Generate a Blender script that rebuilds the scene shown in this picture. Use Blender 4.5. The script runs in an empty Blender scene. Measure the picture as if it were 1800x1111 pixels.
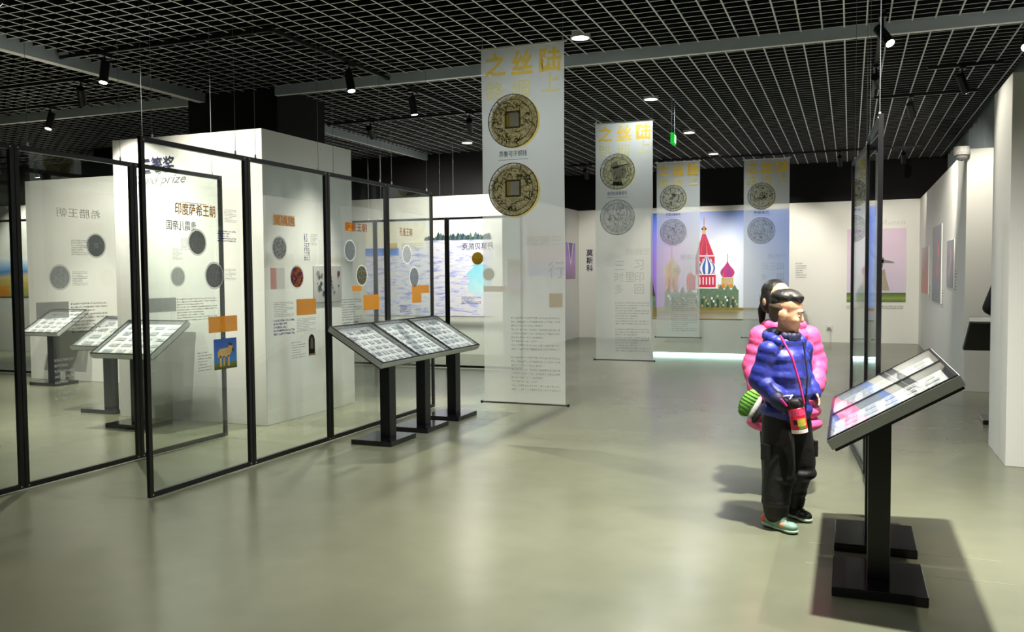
import bpy, bmesh, math, random
from mathutils import Vector, Matrix
random.seed(7)
S = bpy.context.scene
COL = S.collection
# ------------------------------------------------------------------ camera
F_PX = 1518.15
YAW, PITCH, ROLL = [math.radians(a) for a in (21.36282, 2.69899, -0.44567)]
_cy, _sy, _cp, _sp = math.cos(YAW), math.sin(YAW), math.cos(PITCH), math.sin(PITCH)
_fw = Vector((-_sy * _cp, _cy * _cp, -_sp)); _r0 = Vector((_cy, _sy, 0)); _u0 = _r0.cross(_fw)
_rr = _r0 * math.cos(ROLL) + _u0 * math.sin(ROLL); _uu = -_r0 * math.sin(ROLL) + _u0 * math.cos(ROLL)
cam = bpy.data.cameras.new('camera'); cam.sensor_width = 36; cam.lens = F_PX * 36 / 1800
cam.clip_start = 0.05; cam.clip_end = 200
camo = bpy.data.objects.new('camera', cam); COL.objects.link(camo)
m = Matrix((_rr, _uu, -_fw)).transposed().to_4x4(); m.translation = (0, 0, 1.5); camo.matrix_world = m
S.camera = camo
# ------------------------------------------------------------------ world, view
W = bpy.data.worlds.new('world'); S.world = W; W.use_nodes = True
W.node_tree.nodes['Background'].inputs[0].default_value = (0.75, 0.85, 1.0, 1)
W.node_tree.nodes['Background'].inputs[1].default_value = 0.02
S.view_settings.view_transform = 'Standard'; S.view_settings.look = 'None'
S.view_settings.gamma = 1; S.view_settings.use_curve_mapping = False
S.view_settings.exposure = 0.85
S.cycles.transparent_max_bounces = 32; S.cycles.max_bounces = 10
S.cycles.sample_clamp_indirect = 4.0; S.cycles.caustics_reflective = False; S.cycles.caustics_refractive = False
LIGHT_GAIN = 1.0
GRID_Z = 3.85
# recessed ceiling downlights (x, y), some unseen and added for light; the four at x=-2.5 from y=8.3 on are in the picture
DOWNLIGHTS = [(-2.5, 8.3), (-2.5, 11.55), (-2.5, 14.5), (-2.5, 17.25), (-2.6, 5.0),  # last one unseen, added to light the glass prints and nearest banner
              (0.15, 4.75), (-6.3, 14.0), (0.15, 1.9), (-7.9, 4.6), (-3.2, 1.6)]  # last three unseen, added out of frame as further lamps

# ------------------------------------------------------------------ helpers
def link(o, parent=None):
    COL.objects.link(o)
    if parent is not None: o.parent = parent
    return o
def tag(o, label=None, cat=None, group=None, kind=None):
    if label: o['label'] = label
    if cat: o['category'] = cat
    if group: o['group'] = group
    if kind: o['kind'] = kind
    return o
def empty(name, loc=(0, 0, 0), rz=0, label=None, cat=None, group=None):
    o = bpy.data.objects.new(name, None); o.empty_display_size = 0.1; link(o)
    o.location = loc; o.rotation_euler = (0, 0, rz)
    return tag(o, label, cat, group)
def copy_tree(o, parent=None):
    kids = list(o.children)
    c = o.copy(); COL.objects.link(c); c.parent = parent
    for k in kids: copy_tree(k, c)
    return c

class MB:
    def __init__(s): s.v = []; s.f = []; s.mi = []; s.uv = []
    def face(s, idx, mi=0, uv=None): s.f.append(idx); s.mi.append(mi); s.uv.append(uv)
    def box(s, x0, x1, y0, y1, z0, z1, mi=0, bottom=None):
        b = len(s.v)
        s.v += [(x0, y0, z0), (x1, y0, z0), (x1, y1, z0), (x0, y1, z0), (x0, y0, z1), (x1, y0, z1), (x1, y1, z1), (x0, y1, z1)]
        for i, q in enumerate(((0, 3, 2, 1), (4, 5, 6, 7), (0, 1, 5, 4), (1, 2, 6, 5), (2, 3, 7, 6), (3, 0, 4, 7))):
            s.face([b + k for k in q], (bottom if (i == 0 and bottom is not None) else mi))
        return s
    def hexa(s, pts, mi=0):
        b = len(s.v); s.v += [tuple(p) for p in pts]
        for q in ((0, 3, 2, 1), (4, 5, 6, 7), (0, 1, 5, 4), (1, 2, 6, 5), (2, 3, 7, 6), (3, 0, 4, 7)): s.face([b + k for k in q], mi)
        return s
    def poly(s, pts, mi=0, uv=None):
        b = len(s.v); s.v += [tuple(p) for p in pts]; s.face(list(range(b, b + len(pts))), mi, uv); return s
    def tube(s, p0, p1, r0, r1=None, n=10, mi=0, caps=True):
        p0, p1 = Vector(p0), Vector(p1); r1 = r0 if r1 is None else r1
        d = (p1 - p0).normalized(); a = d.orthogonal().normalized(); c = d.cross(a); b = len(s.v)
        for p, r in ((p0, r0), (p1, r1)):
            for i in range(n):
                t = 2 * math.pi * i / n; s.v.append(tuple(p + (a * math.cos(t) + c * math.sin(t)) * r))
        for i in range(n):
            j = (i + 1) % n; s.face([b + i, b + j, b + n + j, b + n + i], mi)
        if caps: s.face([b + i for i in range(n)][::-1], mi); s.face([b + n + i for i in range(n)], mi)
        return s
    def lathe(s, prof, n=20, mi=0, c=(0, 0, 0), mis=None, caps=True):
        b = len(s.v)
        for r, z in prof:
            for i in range(n):
                t = 2 * math.pi * i / n; s.v.append((c[0] + r * math.cos(t), c[1] + r * math.sin(t), c[2] + z))
        for k in range(len(prof) - 1):
            for i in range(n):
                j = (i + 1) % n; s.face([b + k * n + i, b + k * n + j, b + (k + 1) * n + j, b + (k + 1) * n + i], mis[k] if mis else mi)
        if not caps: return s
        s.face([b + i for i in range(n)][::-1], mis[0] if mis else mi)
        e = b + (len(prof) - 1) * n; s.face([e + i for i in range(n)], mis[-1] if mis else mi)
        return s
    def mesh(s, name, mats):
        me = bpy.data.meshes.new(name); me.from_pydata(s.v, [], s.f)
        for m_ in (mats if isinstance(mats, (list, tuple)) else [mats]): me.materials.append(m_)
        me.polygons.foreach_set('material_index', s.mi)
        if any(u is not None for u in s.uv):
            l = me.uv_layers.new(name='UVMap'); k = 0
            for fi, f in enumerate(s.f):
                u = s.uv[fi]
                for j in range(len(f)):
                    l.data[k].uv = u[j] if u else (0, 0); k += 1
        me.update(); return me
    def build(s, name, mats, parent=None, smooth=False):
        me = s.mesh(name, mats)
        if smooth: me.polygons.foreach_set('use_smooth', [True] * len(me.polygons))
        return link(bpy.data.objects.new(name, me), parent)
def bevel(o, w=0.004, seg=2):
    md = o.modifiers.new('bevel', 'BEVEL'); md.width = w; md.segments = seg; md.limit_method = 'ANGLE'; return o

# ------------------------------------------------------------------ materials (all procedural)
def lin(c):
    if isinstance(c, str):
        c = [int(c[i:i + 2], 16) / 255 for i in (0, 2, 4)]
    return tuple(x / 12.92 if x <= 0.04045 else ((x + 0.055) / 1.055) ** 2.4 for x in c)
MATS = {}
def mat(name, col, rough=0.5, metal=0.0, vary=0.06, scale=6.0, spec=None, bump=0.0, bscale=60.0, emit=None, estr=0.0, coat=0.0):
    if name in MATS: return MATS[name]
    m_ = bpy.data.materials.new(name); m_.use_nodes = True; nt = m_.node_tree; N = nt.nodes; L = nt.links
    p = N['Principled BSDF']; c = lin(col)
    p.inputs['Roughness'].default_value = rough; p.inputs['Metallic'].default_value = metal
    if spec is not None: p.inputs['Specular IOR Level'].default_value = spec
    if coat: p.inputs['Coat Weight'].default_value = coat; p.inputs['Coat Roughness'].default_value = 0.1
    tc = N.new('ShaderNodeTexCoord')
    nz = N.new('ShaderNodeTexNoise'); nz.inputs['Scale'].default_value = scale; nz.inputs['Detail'].default_value = 4
    L.new(tc.outputs['Object'], nz.inputs['Vector'])
    mx = N.new('ShaderNodeMix'); mx.data_type = 'RGBA'
    mx.inputs['A'].default_value = tuple(x * (1 - vary) for x in c) + (1,); mx.inputs['B'].default_value = tuple(min(1, x * (1 + vary)) for x in c) + (1,)
    L.new(nz.outputs['Fac'], mx.inputs['Factor']); L.new(mx.outputs['Result'], p.inputs['Base Color'])
    if bump:
        n2 = N.new('ShaderNodeTexNoise'); n2.inputs['Scale'].default_value = bscale; L.new(tc.outputs['Object'], n2.inputs['Vector'])
        bp = N.new('ShaderNodeBump'); bp.inputs['Strength'].default_value = bump; bp.inputs['Distance'].default_value = 0.01
        L.new(n2.outputs['Fac'], bp.inputs['Height']); L.new(bp.outputs['Normal'], p.inputs['Normal'])
    if emit:
        p.inputs['Emission Color'].default_value = lin(emit) + (1,); p.inputs['Emission Strength'].default_value = estr
    MATS[name] = m_; return m_
def sheer(name, col, opacity, trans=0.5, rough=0.6):
    """see-through printed film or thin fabric: part transparent, part diffuse, part translucent"""
    if name in MATS: return MATS[name]
    m_ = bpy.data.materials.new(name); m_.use_nodes = True; nt = m_.node_tree; N = nt.nodes; L = nt.links
    N.remove(N['Principled BSDF']); out = N['Material Output']; c = lin(col) + (1,)
    tc = N.new('ShaderNodeTexCoord'); nz = N.new('ShaderNodeTexNoise'); nz.inputs['Scale'].default_value = 5
    L.new(tc.outputs['Object'], nz.inputs['Vector'])
    mx = N.new('ShaderNodeMix'); mx.data_type = 'RGBA'
    mx.inputs['A'].default_value = tuple(x * .95 for x in c[:3]) + (1,); mx.inputs['B'].default_value = c; L.new(nz.outputs['Fac'], mx.inputs['Factor'])
    d = N.new('ShaderNodeBsdfDiffuse'); t = N.new('ShaderNodeBsdfTranslucent'); tr = N.new('ShaderNodeBsdfTransparent')
    L.new(mx.outputs['Result'], d.inputs['Color']); L.new(mx.outputs['Result'], t.inputs['Color'])
    a = N.new('ShaderNodeMixShader'); a.inputs[0].default_value = trans; L.new(d.outputs[0], a.inputs[1]); L.new(t.outputs[0], a.inputs[2])
    b = N.new('ShaderNodeMixShader'); b.inputs[0].default_value = opacity; L.new(tr.outputs[0], b.inputs[1]); L.new(a.outputs[0], b.inputs[2])
    L.new(b.outputs[0], out.inputs['Surface']); MATS[name] = m_; return m_
def pane_mat(name, tint=(0.94, 0.97, 0.96), ior=1.5, haze=0.0):
    if name in MATS: return MATS[name]
    m_ = bpy.data.materials.new(name); m_.use_nodes = True; nt = m_.node_tree; N = nt.nodes; L = nt.links
    N.remove(N['Principled BSDF']); out = N['Material Output']
    tr = N.new('ShaderNodeBsdfTransparent'); tr.inputs[0].default_value = tint + (1,)
    gl = N.new('ShaderNodeBsdfGlossy'); gl.inputs['Roughness'].default_value = 0.0; gl.inputs[0].default_value = (1, 1, 1, 1)
    fr = N.new('ShaderNodeFresnel'); ge = N.new('ShaderNodeNewGeometry'); mi_ = N.new('ShaderNodeMapRange')   # same reflectance on both faces of the sheet
    mi_.inputs['To Min'].default_value = ior; mi_.inputs['To Max'].default_value = 1 / ior
    L.new(ge.outputs['Backfacing'], mi_.inputs[0]); L.new(mi_.outputs[0], fr.inputs['IOR'])
    a = N.new('ShaderNodeMixShader'); L.new(fr.outputs[0], a.inputs[0]); L.new(tr.outputs[0], a.inputs[1]); L.new(gl.outputs[0], a.inputs[2])
    last = a
    if haze:
        d = N.new('ShaderNodeBsdfDiffuse'); d.inputs[0].default_value = (.8, .83, .85, 1)
        b = N.new('ShaderNodeMixShader'); b.inputs[0].default_value = haze; L.new(a.outputs[0], b.inputs[1]); L.new(d.outputs[0], b.inputs[2]); last = b
    L.new(last.outputs[0], out.inputs['Surface']); MATS[name] = m_; return m_
def emis(name, col, strength):
    if name in MATS: return MATS[name]
    m_ = bpy.data.materials.new(name); m_.use_nodes = True; nt = m_.node_tree; N = nt.nodes
    N.remove(N['Principled BSDF']); e = N.new('ShaderNodeEmission'); e.inputs[0].default_value = lin(col) + (1,); e.inputs[1].default_value = strength
    nt.links.new(e.outputs[0], N['Material Output'].inputs['Surface']); MATS[name] = m_; return m_
def ramp_mat(name, stops, coord='UVy', noise=0.0, nscale=4.0, rough=0.5, stretch=(1, 1, 1), tilt=0.0):
    """flat print: a colour ramp over the height (or a blend) of the picture, disturbed by noise"""
    if name in MATS: return MATS[name]
    m_ = bpy.data.materials.new(name); m_.use_nodes = True; nt = m_.node_tree; N = nt.nodes; L = nt.links
    p = N['Principled BSDF']; p.inputs['Roughness'].default_value = rough
    tc = N.new('ShaderNodeTexCoord'); sx = N.new('ShaderNodeSeparateXYZ'); L.new(tc.outputs['UV'], sx.inputs[0])
    mp = N.new('ShaderNodeMapping'); mp.inputs['Scale'].default_value = stretch; L.new(tc.outputs['UV'], mp.inputs['Vector'])
    nz = N.new('ShaderNodeTexNoise'); nz.inputs['Scale'].default_value = nscale; nz.inputs['Detail'].default_value = 6; L.new(mp.outputs[0], nz.inputs['Vector'])
    ma = N.new('ShaderNodeMath'); ma.operation = 'MULTIPLY_ADD'; L.new(nz.outputs['Fac'], ma.inputs[0]); ma.inputs[1].default_value = noise
    mt = N.new('ShaderNodeMath'); mt.operation = 'MULTIPLY_ADD'; L.new(sx.outputs['X'], mt.inputs[0]); mt.inputs[1].default_value = tilt
    L.new(sx.outputs['X' if coord == 'UVx' else 'Y'], mt.inputs[2])
    ms = N.new('ShaderNodeMath'); ms.operation = 'SUBTRACT'; L.new(mt.outputs[0], ms.inputs[0]); ms.inputs[1].default_value = noise * 0.5
    L.new(ms.outputs[0], ma.inputs[2])
    cr = N.new('ShaderNodeValToRGB'); L.new(ma.outputs[0], cr.inputs[0]); e = cr.color_ramp.elements
    while len(e) < len(stops): e.new(0.5)
    for k, (pos, c) in enumerate(stops): e[k].position = pos; e[k].color = lin(c) + (1,)
    L.new(cr.outputs[0], p.inputs['Base Color']); MATS[name] = m_; return m_
def print_mat(name, col, rows=8, cols=26, fill=0.5, opacity=1.0, ragged=0.35, vertical=False):
    """fine unreadable print: rows of dark dashes, clear in between"""
    if name in MATS: return MATS[name]
    m_ = bpy.data.materials.new(name); m_.use_nodes = True; nt = m_.node_tree; N = nt.nodes; L = nt.links
    N.remove(N['Principled BSDF']); out = N['Material Output']
    def M(op, a, b=None):
        n = N.new('ShaderNodeMath'); n.operation = op
        for i, x in enumerate((a, b)):
            if x is None: continue
            if isinstance(x, (int, float)): n.inputs[i].default_value = x
            else: L.new(x, n.inputs[i])
        return n.outputs[0]
    tc = N.new('ShaderNodeTexCoord'); sx = N.new('ShaderNodeSeparateXYZ'); L.new(tc.outputs['UV'], sx.inputs[0])
    U, V = (sx.outputs['Y'], sx.outputs['X']) if vertical else (sx.outputs['X'], sx.outputs['Y'])
    rv = M('MULTIPLY', V, rows); row = M('LESS_THAN', M('FRACT', rv), fill)
    cu_ = M('MULTIPLY', U, cols); ch = M('LESS_THAN', M('FRACT', cu_), 0.82)
    wn = N.new('ShaderNodeTexWhiteNoise'); wn.noise_dimensions = '1D'; L.new(M('FLOOR', rv), wn.inputs['W'])
    end = M('LESS_THAN', U, M('SUBTRACT', 1.0, M('MULTIPLY', M('GREATER_THAN', wn.outputs['Value'], 0.7), ragged)))
    wn2 = N.new('ShaderNodeTexWhiteNoise'); wn2.noise_dimensions = '2D'; cb = N.new('ShaderNodeCombineXYZ')
    L.new(M('FLOOR', M('MULTIPLY', cu_, 3)), cb.inputs[0]); L.new(M('FLOOR', M('MULTIPLY', rv, 6)), cb.inputs[1]); L.new(cb.outputs[0], wn2.inputs['Vector'])
    gl = M('GREATER_THAN', wn2.outputs['Value'], 0.35)
    k = M('MULTIPLY', M('MULTIPLY', M('MULTIPLY', row, ch), M('MULTIPLY', end, gl)), opacity)
    d = N.new('ShaderNodeBsdfDiffuse'); d.inputs[0].default_value = lin(col) + (1,); tr = N.new('ShaderNodeBsdfTransparent')
    b = N.new('ShaderNodeMixShader'); L.new(k, b.inputs[0]); L.new(tr.outputs[0], b.inputs[1]); L.new(d.outputs[0], b.inputs[2])
    L.new(b.outputs[0], out.inputs['Surface']); MATS[name] = m_; return m_
def coin_mat(name, dark, light, opacity=1.0, scale=14.0):
    if name in MATS: return MATS[name]
    m_ = bpy.data.materials.new(name); m_.use_nodes = True; nt = m_.node_tree; N = nt.nodes; L = nt.links
    N.remove(N['Principled BSDF']); out = N['Material Output']
    tc = N.new('ShaderNodeTexCoord'); mp = N.new('ShaderNodeMapping'); L.new(tc.outputs['UV'], mp.inputs['Vector'])
    wv = N.new('ShaderNodeTexNoise'); wv.inputs['Scale'].default_value = scale; wv.inputs['Detail'].default_value = 5; wv.inputs['Distortion'].default_value = 2.2
    L.new(mp.outputs[0], wv.inputs['Vector'])
    cr = N.new('ShaderNodeValToRGB'); L.new(wv.outputs['Fac'], cr.inputs[0]); e = cr.color_ramp.elements
    e[0].position = 0.36; e[0].color = lin(dark) + (1,); e[1].position = 0.62; e[1].color = lin(light) + (1,)
    d = N.new('ShaderNodeBsdfDiffuse'); L.new(cr.outputs[0], d.inputs[0]); t = N.new('ShaderNodeBsdfTranslucent'); L.new(cr.outputs[0], t.inputs[0])
    a = N.new('ShaderNodeMixShader'); a.inputs[0].default_value = 0.5; L.new(d.outputs[0], a.inputs[1]); L.new(t.outputs[0], a.inputs[2])
    tr = N.new('ShaderNodeBsdfTransparent'); b = N.new('ShaderNodeMixShader'); b.inputs[0].default_value = opacity
    L.new(tr.outputs[0], b.inputs[1]); L.new(a.outputs[0], b.inputs[2]); L.new(b.outputs[0], out.inputs['Surface']); MATS[name] = m_; return m_

WHITE = mat('white_wall_paint', 'e2e4e0', 0.55, vary=0.02, scale=1.5, bump=0.02, bscale=180)
BLACKW = mat('black_wall_paint', '0d0d10', 0.8, vary=0.2)
PLENUM = mat('black_plenum', '050506', 0.95)
SLAT = mat('ceiling_slat_side', '0b0c0d', 0.6)
SLATB = mat('ceiling_slat_edge', 'eef2fa', 0.5)
ALU = mat('trim_grey_paint', 'b4c0cc', 0.45)
ALUB = mat('trim_edge_white', 'fafbfc', 0.4)
FRAME = mat('black_frame', '0b0b0e', 0.35)
BLK = mat('black_gloss_steel', '0a0a12', 0.18, coat=0.4)
BLK2 = mat('black_satin_steel', '0d0d12', 0.35)
SILV = mat('silver_aluminium', 'c4cac8', 0.35, 0.35)
STEEL = mat('steel_wire', '70787c', 0.5, 0.4)
GLASS = pane_mat('clear_glass')
LIDG = pane_mat('case_lid_glass', (0.97, 0.98, 0.98), 1.6)
NAVY = mat('navy_print', '0e0f3c', 0.6)
ORANGE = sheer('orange_print', 'f0a23a', 0.95, 0.15)
ORANGE_T = sheer('amber_title_print', 'e6a01e', 0.97, 0.1)
GREYP = sheer('grey_print', '8f9498', 0.72, 0.3)
GREYT = sheer('grey_title_print', '8b8d93', 0.8, 0.3)
WHITEP = sheer('white_print', 'fbfcfc', 0.7, 0.5)
YELLOW_T = sheer('yellow_banner_print', 'ecc83c', 0.85, 0.5)
YELLOW_F = sheer('pale_yellow_banner_print', 'e2d470', 0.6, 0.5)

# ------------------------------------------------------------------ flat prints on a plane (origin, u, v, n)
class Plane:
    def __init__(s, o, u, n): s.o = Vector(o); s.u = Vector(u); s.v = Vector((0, 0, 1)); s.n = Vector(n)
    def p(s, a, b, lift=0.0): return s.o + s.u * a + s.v * b + s.n * lift
def quad(name, pl, a0, a1, b0, b1, m_, lift=0.003, parent=None):
    mb = MB(); mb.poly([pl.p(a0, b0, lift), pl.p(a1, b0, lift), pl.p(a1, b1, lift), pl.p(a0, b1, lift)], 0, [(0, 0), (1, 0), (1, 1), (0, 1)])
    return mb.build(name, m_, parent)
def disc(name, pl, a, b, r, m_, lift=0.003, parent=None, n=28, ry=None, wob=0.0, inner=0.0):
    mb = MB(); ry = ry or r; pts = []; uv = []
    for i in range(n):
        t = 2 * math.pi * i / n; k = 1 + (random.uniform(-wob, wob) if wob else 0)
        pts.append((a + r * k * math.cos(t), b + ry * k * math.sin(t))); uv.append((.5 + .5 * math.cos(t), .5 + .5 * math.sin(t)))
    if inner:
        for i in range(n):
            j = (i + 1) % n
            q = [pts[i], pts[j], (a + (pts[j][0] - a) * inner, b + (pts[j][1] - b) * inner), (a + (pts[i][0] - a) * inner, b + (pts[i][1] - b) * inner)]
            mb.poly([pl.p(x, y, lift) for x, y in q], 0, [uv[i], uv[j], uv[j], uv[i]])
    else: mb.poly([pl.p(x, y, lift) for x, y in pts], 0, uv)
    return mb.build(name, m_, parent)
def shapes(name, pl, polys, mats, lift=0.003, parent=None):
    """one flat printed picture: polys = [(material index, [(a,b)...], extra lift)]"""
    mb = MB()
    for mi, pts, l in polys:
        xs = [p[0] for p in pts]; ys = [p[1] for p in pts]; w = max(xs) - min(xs) or 1; h = max(ys) - min(ys) or 1
        mb.poly([pl.p(x, y, lift + l) for x, y in pts], mi, [((x - min(xs)) / w, (y - min(ys)) / h) for x, y in pts])
    return mb.build(name, mats, parent)
def text(name, pl, a, b, s, h, m_, lift=0.004, parent=None, width=None, bold=0.0, mirror=False, slant=0.0, off=0.0):
    cu = bpy.data.curves.new('txt', 'FONT'); cu.body = s; cu.size = 1; cu.offset = off; cu.shear = slant; cu.resolution_u = 2
    ob = bpy.data.objects.new('txt', cu); me = bpy.data.meshes.new_from_object(ob)
    bpy.data.objects.remove(ob); bpy.data.curves.remove(cu)
    xs = [v.co.x for v in me.vertices]; ys = [v.co.y for v in me.vertices]
    x0, x1, y0, y1 = min(xs), max(xs), min(ys), max(ys); sy = h / (y1 - y0); sx = (width / (x1 - x0)) if width else sy
    wtot = (x1 - x0) * sx
    C_ = [((v.co.x - x0) * sx, (v.co.y - y0) * sy) for v in me.vertices]; FS = [list(p.vertices) for p in me.polygons]; bpy.data.meshes.remove(me)
    mb = MB(); o_ = bold * 0.7 * h          # heavy strokes: the glyph laid over itself, shifted a little
    for k_, (ox, oy) in enumerate(((0, 0), (o_, 0), (-o_, 0), (0, o_), (0, -o_)) if bold else ((0, 0),)):
        n0 = len(mb.v)
        for X, Y in C_:
            X = (wtot - X if mirror else X) + ox; mb.v.append(tuple(pl.p(a + X, b + Y + oy, lift + .0003 * k_)))
        for f in FS: mb.face([n0 + i for i in f])
    return mb.build(name, m_, parent)

# ================================================================== STRUCTURE
def struct(name, mb, mats, parent=None, bev=0):
    o = mb.build(name, mats, parent)
    if parent is None: o['kind'] = 'structure'
    if bev: bevel(o, bev)
    return o
# polished concrete floor
def floor_mat():
    m_ = bpy.data.materials.new('polished_concrete'); m_.use_nodes = True; nt = m_.node_tree; N = nt.nodes; L = nt.links; p = N['Principled BSDF']
    tc = N.new('ShaderNodeTexCoord')
    n1 = N.new('ShaderNodeTexNoise'); n1.inputs['Scale'].default_value = 0.55; n1.inputs['Detail'].default_value = 4; L.new(tc.outputs['Object'], n1.inputs['Vector'])
    n2 = N.new('ShaderNodeTexNoise'); n2.inputs['Scale'].default_value = 5; n2.inputs['Detail'].default_value = 2; L.new(tc.outputs['Object'], n2.inputs['Vector'])
    cr = N.new('ShaderNodeValToRGB'); L.new(n1.outputs['Fac'], cr.inputs[0]); e = cr.color_ramp.elements
    e[0].position = .3; e[0].color = lin('6b705d') + (1,); e[1].position = .7; e[1].color = lin('858872') + (1,)
    mx = N.new('ShaderNodeMix'); mx.data_type = 'RGBA'; mx.blend_type = 'MULTIPLY'; mx.inputs['Factor'].default_value = .12
    L.new(cr.outputs[0], mx.inputs['A']); L.new(n2.outputs['Fac'], mx.inputs['B']); L.new(mx.outputs['Result'], p.inputs['Base Color'])
    mr = N.new('ShaderNodeMapRange'); mr.inputs['To Min'].default_value = .2; mr.inputs['To Max'].default_value = .3; L.new(n1.outputs['Fac'], mr.inputs[0]); L.new(mr.outputs[0], p.inputs['Roughness'])
    # no relief: the slab is ground flat
    p.inputs['Specular IOR Level'].default_value = 0.55
    return m_
FLOOR = floor_mat()
floor = struct('floor', MB().box(-20, 5, -4, 21, -0.2, 0), FLOOR)
JOINT = mat('floor_joint_filler', '9a9c8a', 0.5)
for i, yy in enumerate((4.66, 5.02, 6.98, 7.86)):
    x0, x1 = ((-0.2, 0.75) if i < 2 else (-4.2, -3.5))
    MB().box(x0, x1, yy, yy + 0.005, 0.0, 0.0008).build('floor_joint', JOINT, floor)
# ceiling: black void with an open grid of slats hung below it
ceiling = struct('ceiling', MB().box(-20, 5, -4, 21, 4.7, 4.8), PLENUM)
slat_y = MB().box(-0.0075, 0.0075, -0.5, 0.5, 0, 0.05, 0, 1).mesh('slat_along', [SLAT, SLATB])
slat_x = MB().box(-0.5, 0.5, -0.006, 0.006, 0.004, 0.05, 0, 1).mesh('slat_across', [SLAT, SLATB])
X0, X1, Y0, Y1 = -18.0, 1.75, 2.0, 19.75
k = 0; xx = X0
while xx < X1:
    o = link(bpy.data.objects.new('ceiling_slat', slat_y), ceiling); o.location = (xx, (Y0 + Y1) / 2, GRID_Z); o.scale = (1, Y1 - Y0, 1); xx += 0.197
yy = Y0
while yy < Y1:
    o = link(bpy.data.objects.new('ceiling_slat', slat_x), ceiling); o.location = ((X0 + X1) / 2, yy, GRID_Z); o.scale = (X1 - X0, 1, 1); yy += 0.145
# fascia boards (trims) that cut the grid into bays
def fascia(name, x0, x1, y0, y1):
    o = struct(name, MB().box(x0, x1, y0, y1, 3.745, 4.0, 0, 1), [ALU, ALUB]); return o
fascia('trim_1', -6.65, 2.2, 9.0, 9.06)
fascia('trim_2', -7.82, -7.72, 2.0, 9.0)
fascia('trim_3', -18, -8.05, 9.08, 9.14)
fascia('trim_4', -7.72, -7.66, 10.1, 17.2)
struct('trim_5', MB().box(1.745, 1.765, 2.0, 19.75, 3.835, 3.95), BLACKW)
# white walls
walls = {
    'wall_back': (-6.03, 3.0, 19.8, 20.0, 0, 3.02),
    'wall_left_return': (-6.2, -6.03, 14.95, 19.8, 0, 3.02),
    'wall_left_mural': (-12.0, -6.2, 14.95, 15.1, 0, 3.02),
    'wall_far_left': (-20, -13.2, 13.0, 13.15, 0, 3.02),
    'wall_pillar_left': (-7.4, -5.46, 7.16, 8.82, 0, 2.98),
    'wall_pillar_far_left': (-11.5, -9.4, 9.45, 10.6, 0, 2.96),
    'wall_right': (1.34, 3.2, 12.1, 19.8, 0, 3.02),
    'wall_pillar_right': (1.13, 3.0, 7.52, 8.4, 0, 3.0),
}
WO = {}
for n_, b in walls.items(): WO[n_] = struct(n_, MB().box(*b), WHITE, bev=0.004)
# dark outer shell above and behind the white walls
shell = {
    'wall_back_upper': (-20, 3.4, 20.0, 20.2, 0, 4.7), 'wall_outer_left': (-20.2, -20, -4, 20.2, 0, 4.7),
    'wall_outer_right': (4.0, 4.2, -4, 20.2, 0, 4.7), 'wall_mural_upper': (-12.0, -6.2, 15.15, 15.25, 0, 4.7),
    'wall_far_left_upper': (-20, -13.2, 13.2, 13.3, 0, 4.7),
    'wall_column_rear': (-8.05, -6.66, 9.06, 10.1, 0, 4.7), 'wall_column_far': (-12.85, -12.15, 12.0, 12.7, 0, 4.7),
}
for n_, b in shell.items(): struct(n_, MB().box(*b), BLACKW)
struct('wall_front', MB().box(-20, 4, -4.2, -4, 0, 4.7), WHITE)
# ribbed grey blind above the right wall
BLIND = mat('grey_ribbed_blind', '8d9aa2', 0.6)
blind = empty('window_blind', (1.9, 16, 3.0), 0, 'ribbed grey vertical blind above the right white wall', 'blind')
rib = MB().box(-0.012, 0.012, -0.26, 0.26, 0, 0.95).mesh('blind_slat', BLIND)
for i in range(33):
    o = link(bpy.data.objects.new('blind_slat', rib), blind); o.location = (0.12, -5.2 + i * 0.27, 0.03); o.rotation_euler = (0, 0, 1.0 if i % 2 else -1.0)

# ================================================================== LAMPS
LENS = emis('lamp_lens', 'fff6e8', 14.0)
RIM = mat('downlight_rim', 'c9c9c9', 0.4)
def downlight(x, y, i):
    on_cam = i < 4 or (x, y) == (-6.3, 14.0)
    names = {0: 'nearest', 1: 'second nearest', 2: 'third', 3: 'farthest'}
    lab = ('round recessed ceiling downlight, %s of the row beside the hanging banners' % names[i]) if i < 4 else \
        ('round recessed ceiling downlight alone left of the nearest banner' if on_cam else 'unseen round ceiling downlight outside the picture')
    e = empty('downlight', (x, y, GRID_Z - 0.02), 0, lab, 'downlight', 'ceiling downlights')
    MB().lathe([(0.085, 0.0), (0.1, 0.0), (0.1, 0.06), (0.085, 0.06), (0.085, 0.0)], 20, caps=False).build('rim', RIM, e)
    MB().lathe([(0.001, 0.008), (0.084, 0.008), (0.084, 0.02), (0.001, 0.02)], 20).build('lens', LENS, e)
    l = bpy.data.lights.new('downlight_lamp', 'SPOT'); l.energy = {(0.15, 4.75): 850, (-2.6, 5.0): 50, (-3.2, 1.6): 20, (0.15, 1.9): 40, (-2.5, 11.55): 90, (-2.5, 14.5): 130, (-2.5, 17.25): 110, (0.15, 14.5): 100, (-7.9, 4.6): 210}.get((x, y), 200) * LIGHT_GAIN; l.spot_size = math.radians(140 if (x, y) == (0.15, 4.75) else 165); l.spot_blend = 1.0
    l.shadow_soft_size = 0.06 if (x, y) == (0.15, 4.75) else 0.14; l.color = (0.93, 0.97, 1.0) if x == -2.5 else (1.0, 0.95, 0.86)
    lo = bpy.data.objects.new('downlight_lamp', l); link(lo, e); lo.location = (0, 0, -0.02)
for i, (x, y) in enumerate(DOWNLIGHTS): downlight(x, y, i)
HEADM = mat('black_lamp_body', '08080a', 0.4)
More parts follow.
